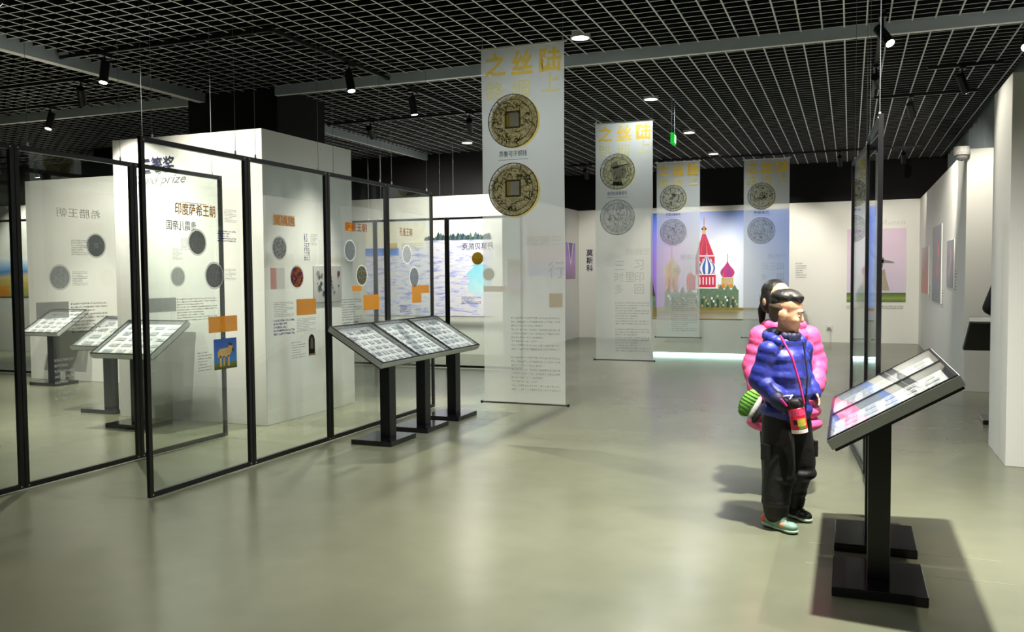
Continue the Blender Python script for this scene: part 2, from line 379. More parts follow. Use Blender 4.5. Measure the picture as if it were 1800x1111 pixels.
def track_spot(loc, aim, label, power=160, size=60, drop=0.16, lit=True, lenst=None):
    e = empty('track_spotlight', loc, 0, label, 'spotlight', 'track spotlights')
    MB().box(-0.03, 0.03, -0.08, 0.08, -0.03, 0.0).build('track_adapter', HEADM, e)
    MB().tube((0, 0, -0.02), (0, 0, -drop), 0.012).build('stem', HEADM, e)
    d = (Vector(aim) - Vector(loc) - Vector((0, 0, -drop))).normalized(); c = Vector((0, 0, -drop))
    a = c - d * 0.08; b = c + d * 0.14
    MB().tube(a, b, 0.045, n=16).build('lamp_head', HEADM, e)
    MB().tube(b - d * 0.004, b + d * 0.003, 0.038, n=16).build('lens', LENS if lit else HEADM, e)
    if lit:
        l = bpy.data.lights.new('spot_lamp', 'SPOT'); l.energy = power * LIGHT_GAIN; l.spot_size = math.radians(size); l.spot_blend = 0.7
        l.shadow_soft_size = 0.03; l.color = (1.0, 0.92, 0.78)
        lo = bpy.data.objects.new('spot_lamp', l); link(lo, e); lo.location = b + d * 0.02; lo.rotation_euler = (-d).to_track_quat('Z', 'Y').to_euler()
    return e
TZ = 3.79
TRACKM = mat('black_track', '0a0a0b', 0.45)
def track(label, a, b):
    a, b = Vector(a), Vector(b); d = (b - a)
    mb = MB()
    if abs(d.x) > abs(d.y): mb.box(a.x, b.x, a.y - 0.018, a.y + 0.018, TZ, TZ + 0.035)
    else: mb.box(a.x - 0.018, a.x + 0.018, a.y, b.y, TZ, TZ + 0.035)
    tag(mb.build('lighting_track', TRACKM), label, 'lighting track', 'lighting tracks')
track('black lighting track running across above the tall white pillar', (-7.7, 6.8, 0), (-5.03, 6.8, 0))
track('black lighting track running away behind the tall white pillar', (-5.05, 6.78, 0), (-5.05, 11.4, 0))
track('short black lighting track across, left of the nearest banner', (-7.4, 11.3, 0), (-4.7, 11.3, 0))
track('black lighting track at the far left above the second white pillar', (-12, 7.6, 0), (-8.2, 7.6, 0))
track('black lighting track far behind the first glass panel at left', (-16.0, 11.9, 0), (-14.4, 11.9, 0))
track('black lighting track close to the far left wall', (-16.0, 12.5, 0), (-14.4, 12.5, 0))
track('black lighting track just before the left grey fascia', (-11.5, 8.6, 0), (-8.6, 8.6, 0))
track('nearer black lighting track by the right pillar', (0.8, 10.95, 0), (1.55, 10.95, 0))
track('farther black lighting track by the right pillar', (0.2, 12.5, 0), (1.5, 12.5, 0))
track('black lighting track above the hanging frames at right', (0.25, 8.3, 0), (0.25, 12.4, 0))
SP = [((-5.05, 8.15, TZ), (-4.1, 7.7, 0), 'black track spotlight pointing down, nearest behind the tall pillar', 440, 78),
      ((-5.05, 9.6, TZ), (-4.6, 9.9, 0), 'black track spotlight pointing down, halfway to the nearest banner', 150, 70),
      ((-6.6, 11.2, TZ), (-7.6, 14.95, 1.7), 'black track spotlight with a bright lens below the far grey fascia', 230, 62),
      ((-5.0, 11.2, TZ), (-6.4, 14.95, 1.8), 'black track spotlight lighting the terrace mural behind the banner', 230, 62),
      ((-8.3, 7.6, TZ), (-9.9, 9.45, 1.5), 'black tilted track spotlight left of the tall pillar', 130, 65),
      ((-9.95, 8.6, TZ), (-10.1, 7.6, 0), 'black track spotlight in front of the left grey fascia', 300, 95),
      ((-7.1, 6.8, TZ), (-7.0, 6.1, 0), 'black track spotlight crossing the grey fascia above the tall pillar', 330, 100),
      ((0.25, 8.5, TZ), (1.2, 7.5, 2.0), 'black track spotlight at the top right, lens towards the pillar', 60, 60),
      ((0.25, 10.5, TZ), (1.34, 16.6, 1.9), 'black tilted track spotlight above the hanging frames at right', 330, 44),
      ((1.15, 10.95, TZ), (2.0, 12.1, 1.7), 'black tilted track spotlight right of the far track', 90, 80),
      ((0.72, 12.5, TZ), (1.34, 14.6, 1.7), 'black track spotlight hanging straight from the farther right track', 150, 60),
      ((-15.2, 11.9, TZ), (-15.8, 13.0, 1.6), 'leftmost small track spotlight far behind the first glass panel', 150, 80),
      ((-14.9, 12.5, TZ), (-14.9, 13.0, 1.4), 'small track spotlight above the second pillar at far left', 100, 80)]
for loc, aim, lab, pw, sz in SP: track_spot(loc, aim, lab, pw, sz)
track('black lighting track in front of the back wall', (-5.6, 17.6, 0), (1.2, 17.6, 0))
for x, lab in ((-5.2, 'leftmost'), (-3.6, 'second from left'), (-1.62, 'third from left'), (-0.2, 'fourth from left'), (0.9, 'rightmost')):
    track_spot((x, 17.6, TZ), (x + 0.1, 19.8, 1.7), 'black track spotlight before the back wall, %s of five' % lab, 150 if 'third' in lab or 'second' in lab else 50, 70)
track('short black lighting track in the top right corner', (1.2, 9.25, 0), (1.9, 9.25, 0))
track_spot((1.5, 9.25, TZ), (0.7, 5.8, 0.6), 'glaring track spotlight in the top right corner', 120, 80)
track_spot((-5.95, 4.6, TZ), (-5.8, 7.16, 2.1), 'black track spotlight out of the picture, lighting the tall pillar front', 300, 56)
track_spot((0.95, 5.3, TZ), (-0.6, 5.3, 0.3), 'black track spotlight out of the picture, right of the person in blue', 150, 70)
track_spot((-9.2, 5.6, TZ), (-10.3, 9.45, 1.5), 'black track spotlight out of the picture, lighting the second pillar', 220, 60)

# ================================================================== CCTV, socket, exit sign
e = empty('security_camera', (1.27, 12.04, 2.98), 0, 'white dome security camera at the top corner of the right wall', 'camera')
PLA = mat('white_plastic', 'e4e4e0', 0.35)
MB().lathe([(0.09, 0.06), (0.095, 0.0), (0.085, -0.04)], 20).build('housing', PLA, e)
MB().lathe([(0.07, -0.04), (0.066, -0.075), (0.045, -0.1), (0.01, -0.112)], 20).build('dome', mat('smoked_dome', '9a9a9c', 0.15), e)
e = empty('wall_socket', (-0.41, 19.79, 0.33), 0, 'white wall socket with plugged cable low on the back wall', 'socket')
bevel(MB().box(-0.06, 0.06, -0.012, 0.0, -0.06, 0.06).build('plate', PLA, e), 0.004)
MB().box(-0.03, 0.03, -0.05, -0.012, -0.05, 0.0).build('plug', mat('grey_plug', '8a8c88', 0.5), e)
MB().tube((0.0, -0.04, -0.05), (0.03, -0.03, -0.3), 0.008).build('cable', PLA, e)
e = empty('exit_sign', (-2.2, 11.55, 3.29), 0, 'small green lit exit sign hanging from the ceiling on rods', 'exit sign')
MB().box(-0.015, 0.015, -0.12, 0.12, -0.07, 0.07).build('sign_box', emis('exit_green', '18b030', 0.7), e)
pl = Plane((0.016, 0, 0), (0, 1, 0), (1, 0, 0))
shapes('running_figure', pl, [(0, [(-.02, -.05), (.0, -.05), (.015, .02), (-.01, .02)], 0), (0, [(-.015, .03), (.01, .03), (.01, .055), (-.015, .055)], 0), (0, [(.05, -.05), (.1, -.05), (.1, .055), (.05, .055)], 0)], emis('exit_white', 'd8ffd8', 1.5), 0.001, e)
for yy in (-0.1, 0.1): MB().tube((0, yy, 0.07), (0, yy, 0.56), 0.006, n=6).build('rod', STEEL, e)

# ================================================================== HANGING GLASS PANELS
def wire(parent, p, z1=None, name='hanging_wire'):
    z1 = z1 if z1 is not None else GRID_Z
    MB().tube(p, (p[0], p[1], p[2] + z1), 0.0018, n=6).build(name, STEEL, parent)
    MB().lathe([(0.006, 0), (0.008, 0.004), (0.006, 0.03)], 8, c=p).build('wire_clamp', SILV, parent)
PH = 2.43
def glass_panel(p0, p1, label, z0=0.012, wires=True, group='hanging glass panels'):
    """framed clear pane hung on two wires from p0 to p1; returns (thing, plane of its +n face) in local axes: x along"""
    a, b = Vector(p0 + (0,)), Vector(p1 + (0,)); d = b - a; w = d.length; rz = math.atan2(d.y, d.x)
    e = empty('hanging_glass_panel', (a.x, a.y, z0), rz, label, 'glass panel', group)
    bw, bt = 0.036, 0.028
    MB().box(0.003, bw, -bt / 2, bt / 2, 0, PH).build('frame_post', FRAME, e); MB().box(w - bw, w - 0.003, -bt / 2, bt / 2, 0, PH).build('frame_post', FRAME, e)
    MB().box(bw, w - bw, -bt / 2, bt / 2, PH - bw, PH).build('top_rail', FRAME, e); MB().box(bw, w - bw, -bt / 2, bt / 2, 0, bw).build('bottom_rail', FRAME, e)
    MB().box(bw - .004, w - bw + .004, -0.003, 0.003, bw - .004, PH - bw + .004).build('glass_pane', GLASS, e)
    for x in (0.03, w - 0.03):
        for z in (0.018, PH - 0.018): MB().tube((x, -bt / 2 - 0.002, z), (x, -bt / 2, z), 0.005, n=8).build('screw', SILV, e)
    if wires:
        for x in (0.12, w - 0.12): wire(e, (x, 0, PH), GRID_Z - PH - z0)
    return e, Plane((0, 0, -z0), (1, 0, 0), (0, -1, 0)), w
TXT = print_mat('grey_small_print', '6c6f78', 9, 24, 0.45, 0.75)
TXTN = print_mat('navy_small_print', '2a2f7a', 5, 14, 0.6, 0.85)
TXTW = print_mat('white_small_print', 'eef0f2', 8, 20, 0.45, 0.8)
TXTV = print_mat('navy_vertical_print', '2a2f7a', 3, 12, 0.5, 0.85, vertical=True)
CG = coin_mat('grey_coin_print', '70767d', '878e95', 0.95, 8)
CG2 = coin_mat('pale_grey_coin_print', '8f979c', 'a9b0b4', 0.8, 6)
CD = coin_mat('dark_coin_print', '23241f', '8b8a74', 1.0, 7)
CC = coin_mat('colour_coin_print', '2b2a66', 'd07a30', 1.0, 3)
CGOLD = coin_mat('gold_coin_print', '7c6412', 'a8892a', 1.0, 9)
CSIL = coin_mat('silver_coin_print', '6a6a76', 'c9c9cf', 0.95, 6)
BROWN_T = sheer('brown_title_print', 'b0643a', 0.95, 0.1)
PINKP = sheer('pink_print', 'e8a09a', 0.85, 0.3)
def coin(e, pl, a, b, r, m_, name='coin_print', sq=False, ring=True, lift=0.005):
    disc(name, pl, a, b, r, m_, lift, e)
    if ring: disc('coin_outline', pl, a, b, r * 1.14, WHITEP, lift, e, inner=0.9)
    if sq: quad('coin_hole', pl, a - r * .22, a + r * .22, b - r * .25, b + r * .25, WHITEP, lift + 0.001, e)
# --- row at the left (its prints are seen from behind, grey)
A = [3.3, 4.4, 5.48, 6.55]; XA = -5.46
AL = ['hanging glass panel cut by the left picture edge', 'hanging glass panel at far left with grey coin prints', 'hanging glass panel with mirrored grey title, before the tall pillar']
pa = []
for i in range(3): pa.append(glass_panel((XA, A[i]), (XA, A[i + 1]), AL[i]))
e, pl, w = pa[1]
coin(e, pl, 0.69, 1.755, 0.085, CG, sq=True); coin(e, pl, 0.35, 1.51, 0.085, CG2)
quad('caption_block', pl, 0.14, 0.42, 1.21, 1.33, GREYP, 0.005, e); quad('text_print', pl, 0.44, 0.78, 1.09, 1.33, TXT, 0.005, e)
quad('text_print', pl, 0.46, 0.62, 1.68, 1.8, TXT, 0.005, e); quad('text_print', pl, 0.46, 0.6, 1.45, 1.56, TXT, 0.005, e)
quad('text_print', pl, 0.28, 0.46, 0.6, 0.93, TXTW, 0.005, e)
text('title_print', pl, 0.34, 1.96, '希腊王朝', 0.07, sheer('faint_title_print', 'cfccca', 0.2, .3), 0.005, e, 0.4, 0.012, True)
e, pl, w = pa[2]
text('title_print', pl, 0.36, 1.915, '贵霜儿帝国', 0.085, GREYT, 0.005, e, 0.36, 0.014, True)
coin(e, pl, 0.48, 1.51, 0.08, CG2); quad('caption_block', pl, 0.12, 0.45, 1.21, 1.33, GREYP, 0.005, e)
quad('text_print', pl, 0.46, 0.97, 1.12, 1.33, TXT, 0.005, e); quad('text_print', pl, 0.42, 0.54, 1.66, 1.76, TXT, 0.005, e)
quad('rule_print', pl, 0.52, 0.86, 2.16, 2.165, GREYT, 0.005, e)
# --- nearer row
B = [4.48, 5.57, 6.68, 7.76, 8.79]; XB = -4.4
BL = ['nearest hanging glass panel, amber title and sheep picture printed on it', 'hanging glass panel with colourful round coin and black arched picture',
      'hanging glass panel behind the left display cases with dark round coin', 'last hanging glass panel of the near row with reddish title']
pb = []
for i in range(4): pb.append(glass_panel((XB, B[i]), (XB, B[i + 1]), BL[i]))
SKY = ramp_mat('picture_sky', [(0, '4a86c8'), (1, '2a55b0')], noise=.3)
GRASS = ramp_mat('picture_grass', [(0, '3e4a1c'), (1, '6d7a34')], noise=.5)
STRAW = mat('picture_straw', 'c2a46a', 0.6, vary=.3, scale=30); STRAWD = mat('picture_straw_dark', '4a3a1e', 0.6)
e, pl, w = pb[0]
text('title_print', pl, 0.31, 1.945, '印度萨希王朝', 0.085, ORANGE_T, 0.005, e, 0.41, 0.022)
coin(e, pl, 0.525, 1.755, 0.085, CG); coin(e, pl, 0.695, 1.515, 0.09, CG)
quad('orange_block', pl, 0.62, 0.94, 1.09, 1.21, ORANGE, 0.005, e)
pic = quad('sheep_picture', pl, 0.67, 0.925, 0.81, 1.04, SKY, 0.006, e)
quad('picture_ground', pl, 0.67, 0.925, 0.81, 0.86, GRASS, 0.007, pic)
shapes('picture_animal', pl, [(0, [(.71, .9), (.83, .9), (.86, .93), (.85, .97), (.73, .965), (.705, .94)], 0), (0, [(.73, .83), (.75, .83), (.75, .91), (.73, .91)], 0), (0, [(.77, .835), (.785, .835), (.785, .91), (.77, .91)], 0), (0, [(.82, .83), (.84, .83), (.84, .91), (.82, .91)], 0),
      (0, [(.82, .95), (.87, .93), (.885, .95), (.87, .99), (.83, .995)], .0005), (1, [(.865, .935), (.89, .935), (.888, .965), (.868, .965)], .001), (1, [(.83, .985), (.87, .98), (.875, 1.0), (.835, 1.01)], .001)], [STRAW, STRAWD], 0.008, pic)
quad('text_print', pl, 0.5, 0.65, 0.82, 0.97, print_mat('dark_lines_print', '50545a', 7, 16, .3, .8), 0.005, e)
quad('text_print', pl, 0.82, 0.96, 1.92, 2.02, TXT, 0.005, e); quad('text_print', pl, 0.74, 0.95, 1.77, 1.86, TXTN, 0.005, e); quad('text_print', pl, 0.81, 0.94, 1.48, 1.57, TXT, 0.005, e)
quad('text_print', pl, 0.36, 0.47, 1.7, 1.79, TXT, 0.005, e)
e, pl, w = pb[1]
text('title_print', pl, 0.33, 1.93, '突骑施', 0.08, ORANGE, 0.006, e, 0.28, 0.03)
quad('title_block', pl, 0.325, 0.62, 1.925, 2.015, sheer('faint_orange_print', 'e79a33', 0.55, .35), 0.005, e)
coin(e, pl, 0.4, 1.74, 0.09, CSIL); coin(e, pl, 0.635, 1.5, 0.09, CC)
quad('pink_label', pl, 0.27, 0.35, 1.4, 1.575, PINKP, 0.006, e); quad('pale_label', pl, 0.35, 0.46, 1.4, 1.575, WHITEP, 0.006, e)
quad('orange_block', pl, 0.62, 0.91, 1.17, 1.31, ORANGE, 0.005, e)
quad('text_print', pl, 0.31, 0.58, 1.17, 1.3, TXT, 0.005, e); quad('navy_text_print', pl, 0.3, 0.59, 1.02, 1.16, TXTN, 0.005, e)
quad('text_print', pl, 0.62, 0.9, 1.03, 1.15, TXT, 0.005, e); quad('navy_text_print', pl, 0.75, 0.84, 1.64, 1.88, TXTV, 0.005, e)
quad('text_print', pl, 0.85, 0.95, 1.78, 1.88, TXT, 0.005, e)
st = shapes('arched_picture', pl, [(0, [(.785, .82), (.88, .82), (.88, .95), (.865, .985), (.8325, 1.0), (.8, .985), (.785, .95)], 0), (1, [(.815, .87), (.85, .87), (.855, .91), (.845, .96), (.8325, .975), (.82, .96), (.81, .91)], .001), (2, [(.78, .812), (.885, .812), (.885, .828), (.78, .828)], .001)], [mat('stone_black', '14110f', .6), mat('stone_relief', '6a5c4a', .6, vary=.5, scale=60), mat('stone_base', '9c8a6c', .6)], 0.006, e)
quad('text_print', pl, 0.54, 0.74, 0.81, 0.96, MATS['dark_lines_print'], 0.005, e)
MURALSP = ramp_mat('reflected_plum_print', [(0, 'b9b4ae'), (.5, 'a7a49c'), (1, 'c6c4c0')], noise=.5, nscale=8)
e, pl, w = pb[2]
text('title_print', pl, 0.3, 1.93, '萨曼王朝', 0.08, BROWN_T, 0.006, e, 0.38, 0.014)
quad('title_block', pl, 0.29, 0.45, 1.925, 2.01, ORANGE, 0.005, e)
coin(e, pl, 0.375, 1.745, 0.09, CG); coin(e, pl, 0.58, 1.51, 0.09, CD)
quad('orange_block', pl, 0.6, 0.9, 1.17, 1.32, ORANGE, 0.005, e); quad('orange_caption', pl, 0.4, 0.57, 1.36, 1.41, ORANGE, 0.005, e)
quad('text_print', pl, 0.22, 0.57, 1.09, 1.3, TXT, 0.005, e); quad('navy_text_print', pl, 0.22, 0.5, 0.98, 1.08, TXTN, 0.005, e)
e, pl, w = pb[3]
text('title_print', pl, 0.26, 1.925, '孔雀王朝', 0.085, BROWN_T, 0.006, e, 0.28, 0.006)
coin(e, pl, 0.42, 1.73, 0.09, CG2); coin(e, pl, 0.58, 1.49, 0.1, CG)
shapes('orange_block', pl, [(0, [(.52, 1.21), (.74, 1.21), (.74, 1.31), (.93, 1.31), (.93, 1.4), (.52, 1.4)], 0)], ORANGE, 0.005, e)
quad('navy_text_print', pl, 0.25, 0.5, 1.12, 1.2, TXTN, 0.005, e); quad('text_print', pl, 0.6, 0.75, 1.05, 1.15, TXT, 0.005, e)
FILM = sheer('clear_print_film', 'e8ecf4', 0.07, .3)
for (e, pl, w), (a0, a1) in zip(pa[1:] + pb, ((.1, .92), (.1, .95), (.24, 1.0), (.22, .97), (.22, .97), (.2, .95))):
    quad('print_film', pl, a0, a1, .42, 2.17, FILM, 0.0042, e)
# --- row before the mural
C = [-8.72, -7.42, -6.09, -4.78]
CL = ['hanging glass panel before the mural, half hidden by the tall pillar', 'middle hanging glass panel before the terrace mural', 'hanging glass panel with mirrored navy title and gold coin']
pc = []
for i in range(3): pc.append(glass_panel((C[i], 12.7), (C[i + 1], 12.7), CL[i]))
e, pl, w = pc[2]
text('title_print', pl, 0.27, 1.915, '丹莫贝凯克', 0.11, NAVY, 0.005, e, 0.55, 0.018, True)
coin(e, pl, 0.54, 1.775, 0.1, CGOLD); coin(e, pl, 0.73, 1.52, 0.095, CGOLD); quad('orange_caption', pl, 0.64, 1.03, 1.24, 1.33, ORANGE, 0.005, e)
quad('navy_text_print', pl, 0.25, 0.6, 1.05, 1.17, TXTN, 0.005, e); quad('text_print', pl, 0.85, 1.02, 1.8, 2.0, TXT, 0.005, e)
e, pl, w = pc[1]
quad('orange_caption', pl, 0.2, 0.42, 1.95, 2.05, sheer('olive_print', 'a08a3c', .7, .3), 0.005, e); quad('text_print', pl, 0.5, 0.9, 1.95, 2.05, TXT, 0.005, e)
# --- far left
e, pl, w = glass_panel((-13.0, 9.9), (-11.72, 9.9), 'hanging glass panel at the far left beside the second pillar')
# --- row at the right seen edge on
D = [((0.165, 5.62), (0.115, 6.72)), ((0.12, 6.92), (0.02, 8.0))]
DL = ['nearest edge-on hanging glass panel behind the right display case', 'second edge-on hanging glass panel behind the right display case']
for (p, q), lb in zip(D, DL):
    e, pl, w = glass_panel(q, p, lb)

# ================================================================== BANNERS
CLOTH = sheer('sheer_banner_fabric', 'eaf0ea', 0.6, 0.45)
CB1 = coin_mat('bronze_coin_print', '7b7b6e', 'cccbc0', 0.9, 12); CB2 = coin_mat('silver_drawn_coin_print', '787b74', 'c0c5be', 0.82, 10)
CB3 = coin_mat('faint_coin_print', '8a8f8e', 'b4b9b6', 0.55, 8)
LINE = sheer('dark_coin_line', '2e2e24', 0.85, .2); LINEF = sheer('faint_coin_line', '5a5f60', 0.6, .2)
HALO = sheer('yellow_halo_print', 'd8c040', 0.8, .4)
def strokes(e, pl, cx, cz, r, n, m_, seed, lift=0.009, rmin=0.35, rmax=0.8):
    rnd = random.Random(seed); mb = MB()
    for i in range(n):
        t = rnd.uniform(0, 2 * math.pi); rad = r * rnd.uniform(rmin, rmax); a0 = rnd.uniform(0, 2 * math.pi); k = rnd.uniform(-9, 9)
        x, y = cx + rad * math.cos(t), cz + rad * math.sin(t); pts = []
        for j in range(6):
            pts.append((x, y)); a0 += k * 0.03 * 2; x += math.cos(a0) * r * .045; y += math.sin(a0) * r * .045
        for j in range(5):
            (x0, y0), (x1, y1) = pts[j], pts[j + 1]; dx, dy = x1 - x0, y1 - y0; L_ = math.hypot(dx, dy) or 1; ox, oy = -dy / L_ * r * .016, dx / L_ * r * .016
            mb.poly([pl.p(x0 - ox, y0 - oy, lift), pl.p(x1 - ox, y1 - oy, lift), pl.p(x1 + ox, y1 + oy, lift), pl.p(x0 + ox, y0 + oy, lift)])
    o = mb.build('coin_relief', m_, e); o['kind'] = 'stuff'; return o
def banner(x, y, label, kind, caption):
    z0, z1, w = 0.36, 3.5, 0.77
    e = empty('hanging_banner', (x, y, z0), 0, label, 'banner', 'sheer coin banners')
    H = z1 - z0; mb = MB(); nx, nz = 8, 20; rnd = random.Random(kind)
    ph = rnd.uniform(0, 6)
    P = lambda i, j: (w * i / nx, 0.006 * math.sin(j * .5 + ph + i * .4), H * j / nz)
    for j in range(nz):
        for i in range(nx): mb.poly([P(i, j), P(i + 1, j), P(i + 1, j + 1), P(i, j + 1)])
    mb.build('banner_cloth', CLOTH, e, smooth=True)
    MB().tube((-0.025, 0, H), (w + 0.025, 0, H), 0.008).build('top_rod', PLA, e)
    br = MB().tube((-0.02, 0, 0), (w + 0.02, 0, 0), 0.008).build('bottom_rod', mat('dark_rod', '3a3f3a', .5), e)
    for xx in (-0.025, w + 0.025): MB().tube((xx - .008, 0, 0), (xx + .008, 0, 0), 0.014).build('rod_cap', FRAME, br)
    for xx in (0.01, w - 0.01): wire(e, (xx, 0, H), GRID_Z - z1)
    pl = Plane((0, -0.012, -z0), (1, 0, 0), (0, -1, 0))
    for s, a, m_ in (('之', .04, YELLOW_T), ('丝', .29, YELLOW_T), ('陆', .55, YELLOW_T)): text('title_character', pl, a, 3.25, s, .21, m_, 0.002, e, .2, off=.03)
    for s, a in (('路', .05), ('绸', .29), ('上', .57)): text('title_character', pl, a, 3.08 - (.04 if s != '上' else 0), s, .17, YELLOW_F, 0.002, e, .17, off=.01)
    cx = 0.30; c1, c2, r = 2.855, 2.255, 0.235
    m1, m2 = {1: (CB1, CB1), 2: (CB2, CB3), 3: (CB2, CB3), 4: (CB2, CB3)}[kind]
    for q, (cz, mm) in enumerate(((c1, m1), (c2, m2))):
        if kind == 1 or q == 0: disc('coin_halo', pl, cx + 0.022, cz - 0.012, r * (.98 if kind == 1 else .95), HALO if kind == 1 else YELLOW_F, 0.001, e)
        co = disc('coin_print', pl, cx, cz, r, mm, 0.003, e, 40)
        ln = LINE if q == 0 or kind == 1 else LINEF
        disc('coin_rim', pl, cx, cz, r, ln, 0.005, co, 40, inner=0.965)
        disc('coin_inner_rim', pl, cx, cz, r * .8, ln, 0.005, co, 36, inner=0.97)
        if kind == 1:
            quad('square_rim', pl, cx - .074, cx + .074, cz - .066, cz + .086, LINE, 0.006, co)
            quad('square_hole', pl, cx - .058, cx + .058, cz - .05, cz + .07, WHITEP, 0.007, co); quad('square_shadow', pl, cx - .058, cx - .03, cz - .05, cz + .07, HALO, 0.008, co)
            strokes(co, pl, cx, cz, r, 60, LINE, kind * 10 + q, rmin=.45)
        elif kind == 2 and q == 0:
            shapes('profile_portrait', pl, [(0, [(cx - .06, cz - .17), (cx + .07, cz - .19), (cx + .05, cz - .1), (cx + .1, cz - .09), (cx + .11, cz - .04), (cx + .135, cz - .02), (cx + .11, cz + .05), (cx + .13, cz + .07), (cx + .02, cz + .05), (cx + .0, cz + .14), (cx - .07, cz + .12), (cx - .1, cz + .02), (cx - .05, cz - .08)], 0),
                   (1, [(cx - .07, cz + .06), (cx + .15, cz + .1), (cx + .15, cz + .085), (cx - .05, cz + .035)], .001), (1, [(cx - .07, cz - .17), (cx + .08, cz - .19), (cx + .06, cz - .14), (cx - .05, cz - .13)], .001)],
                   [sheer('portrait_grey', '8e938c', .7, .3), LINE], 0.006, co); strokes(co, pl, cx, cz, r, 26, LINE, 5, rmin=.2)
        else: strokes(co, pl, cx, cz, r, 46, ln, kind * 10 + q, rmin=.1, rmax=.75)
    text('caption_print', pl, 0.17, 2.545, caption, .05, NAVY if kind == 1 else sheer('faint_navy_print', '5d5f8c', .7, .3), 0.002, e, .26, .01)
    quad('caption_rule', pl, .16, .44, 2.515, 2.52, LINEF, 0.002, e)
    big = {1: [('行', .62, 1.47, .15)], 2: [('三', .26, 1.56, .12), ('时', .26, 1.4, .13), ('多', .26, 1.24, .13), ('里', .40, 1.4, .13), ('习', .53, 1.56, .13), ('印', .53, 1.4, .13), ('回', .53, 1.24, .13)],
           3: [('阿', .3, 1.5, .1)], 4: [('汉', .3, 1.56, .12), ('三', .44, 1.56, .12), ('回', .57, 1.56, .12), ('多', .3, 1.38, .12), ('国', .57, 1.38, .12)]}[kind]
    for s, a, b, h in big: text('large_character', pl, a, b, s, h, sheer('outlined_character_print', 'a09c94', .3, .3), 0.002, e, None, 0)
    quad('paragraph_print', pl, .27, .73, .84, 1.15, print_mat('banner_paragraph_print', '6d7068', 9, 22, .4, .5), .002, e)
    quad('paragraph_print', pl, .27, .73, .48, .8, MATS['banner_paragraph_print'], .002, e)
    if kind == 1: quad('seal_print', pl, .63, .75, 1.22, 1.34, sheer('tan_seal_print', 'b9a27c', .6, .3), .002, e)
    quad('small_print', pl, .42, .74, 1.76, 1.84, MATS['banner_paragraph_print'], .002, e)
    return e
banner(-3.07, 7.15, 'nearest sheer hanging banner, two bronze coins with square holes', 1, '苏鲁可汗铜钱')
banner(-3.17, 11.2, 'second sheer hanging banner, coin with helmeted profile head', 2, '欧克拉提德银币')
banner(-3.26, 15.55, 'sheer hanging banner in front of the onion-dome picture, left half', 3, '萨珊王朝银币')
banner(-1.76, 15.8, 'sheer hanging banner behind the two children', 4, '贵霜金币')

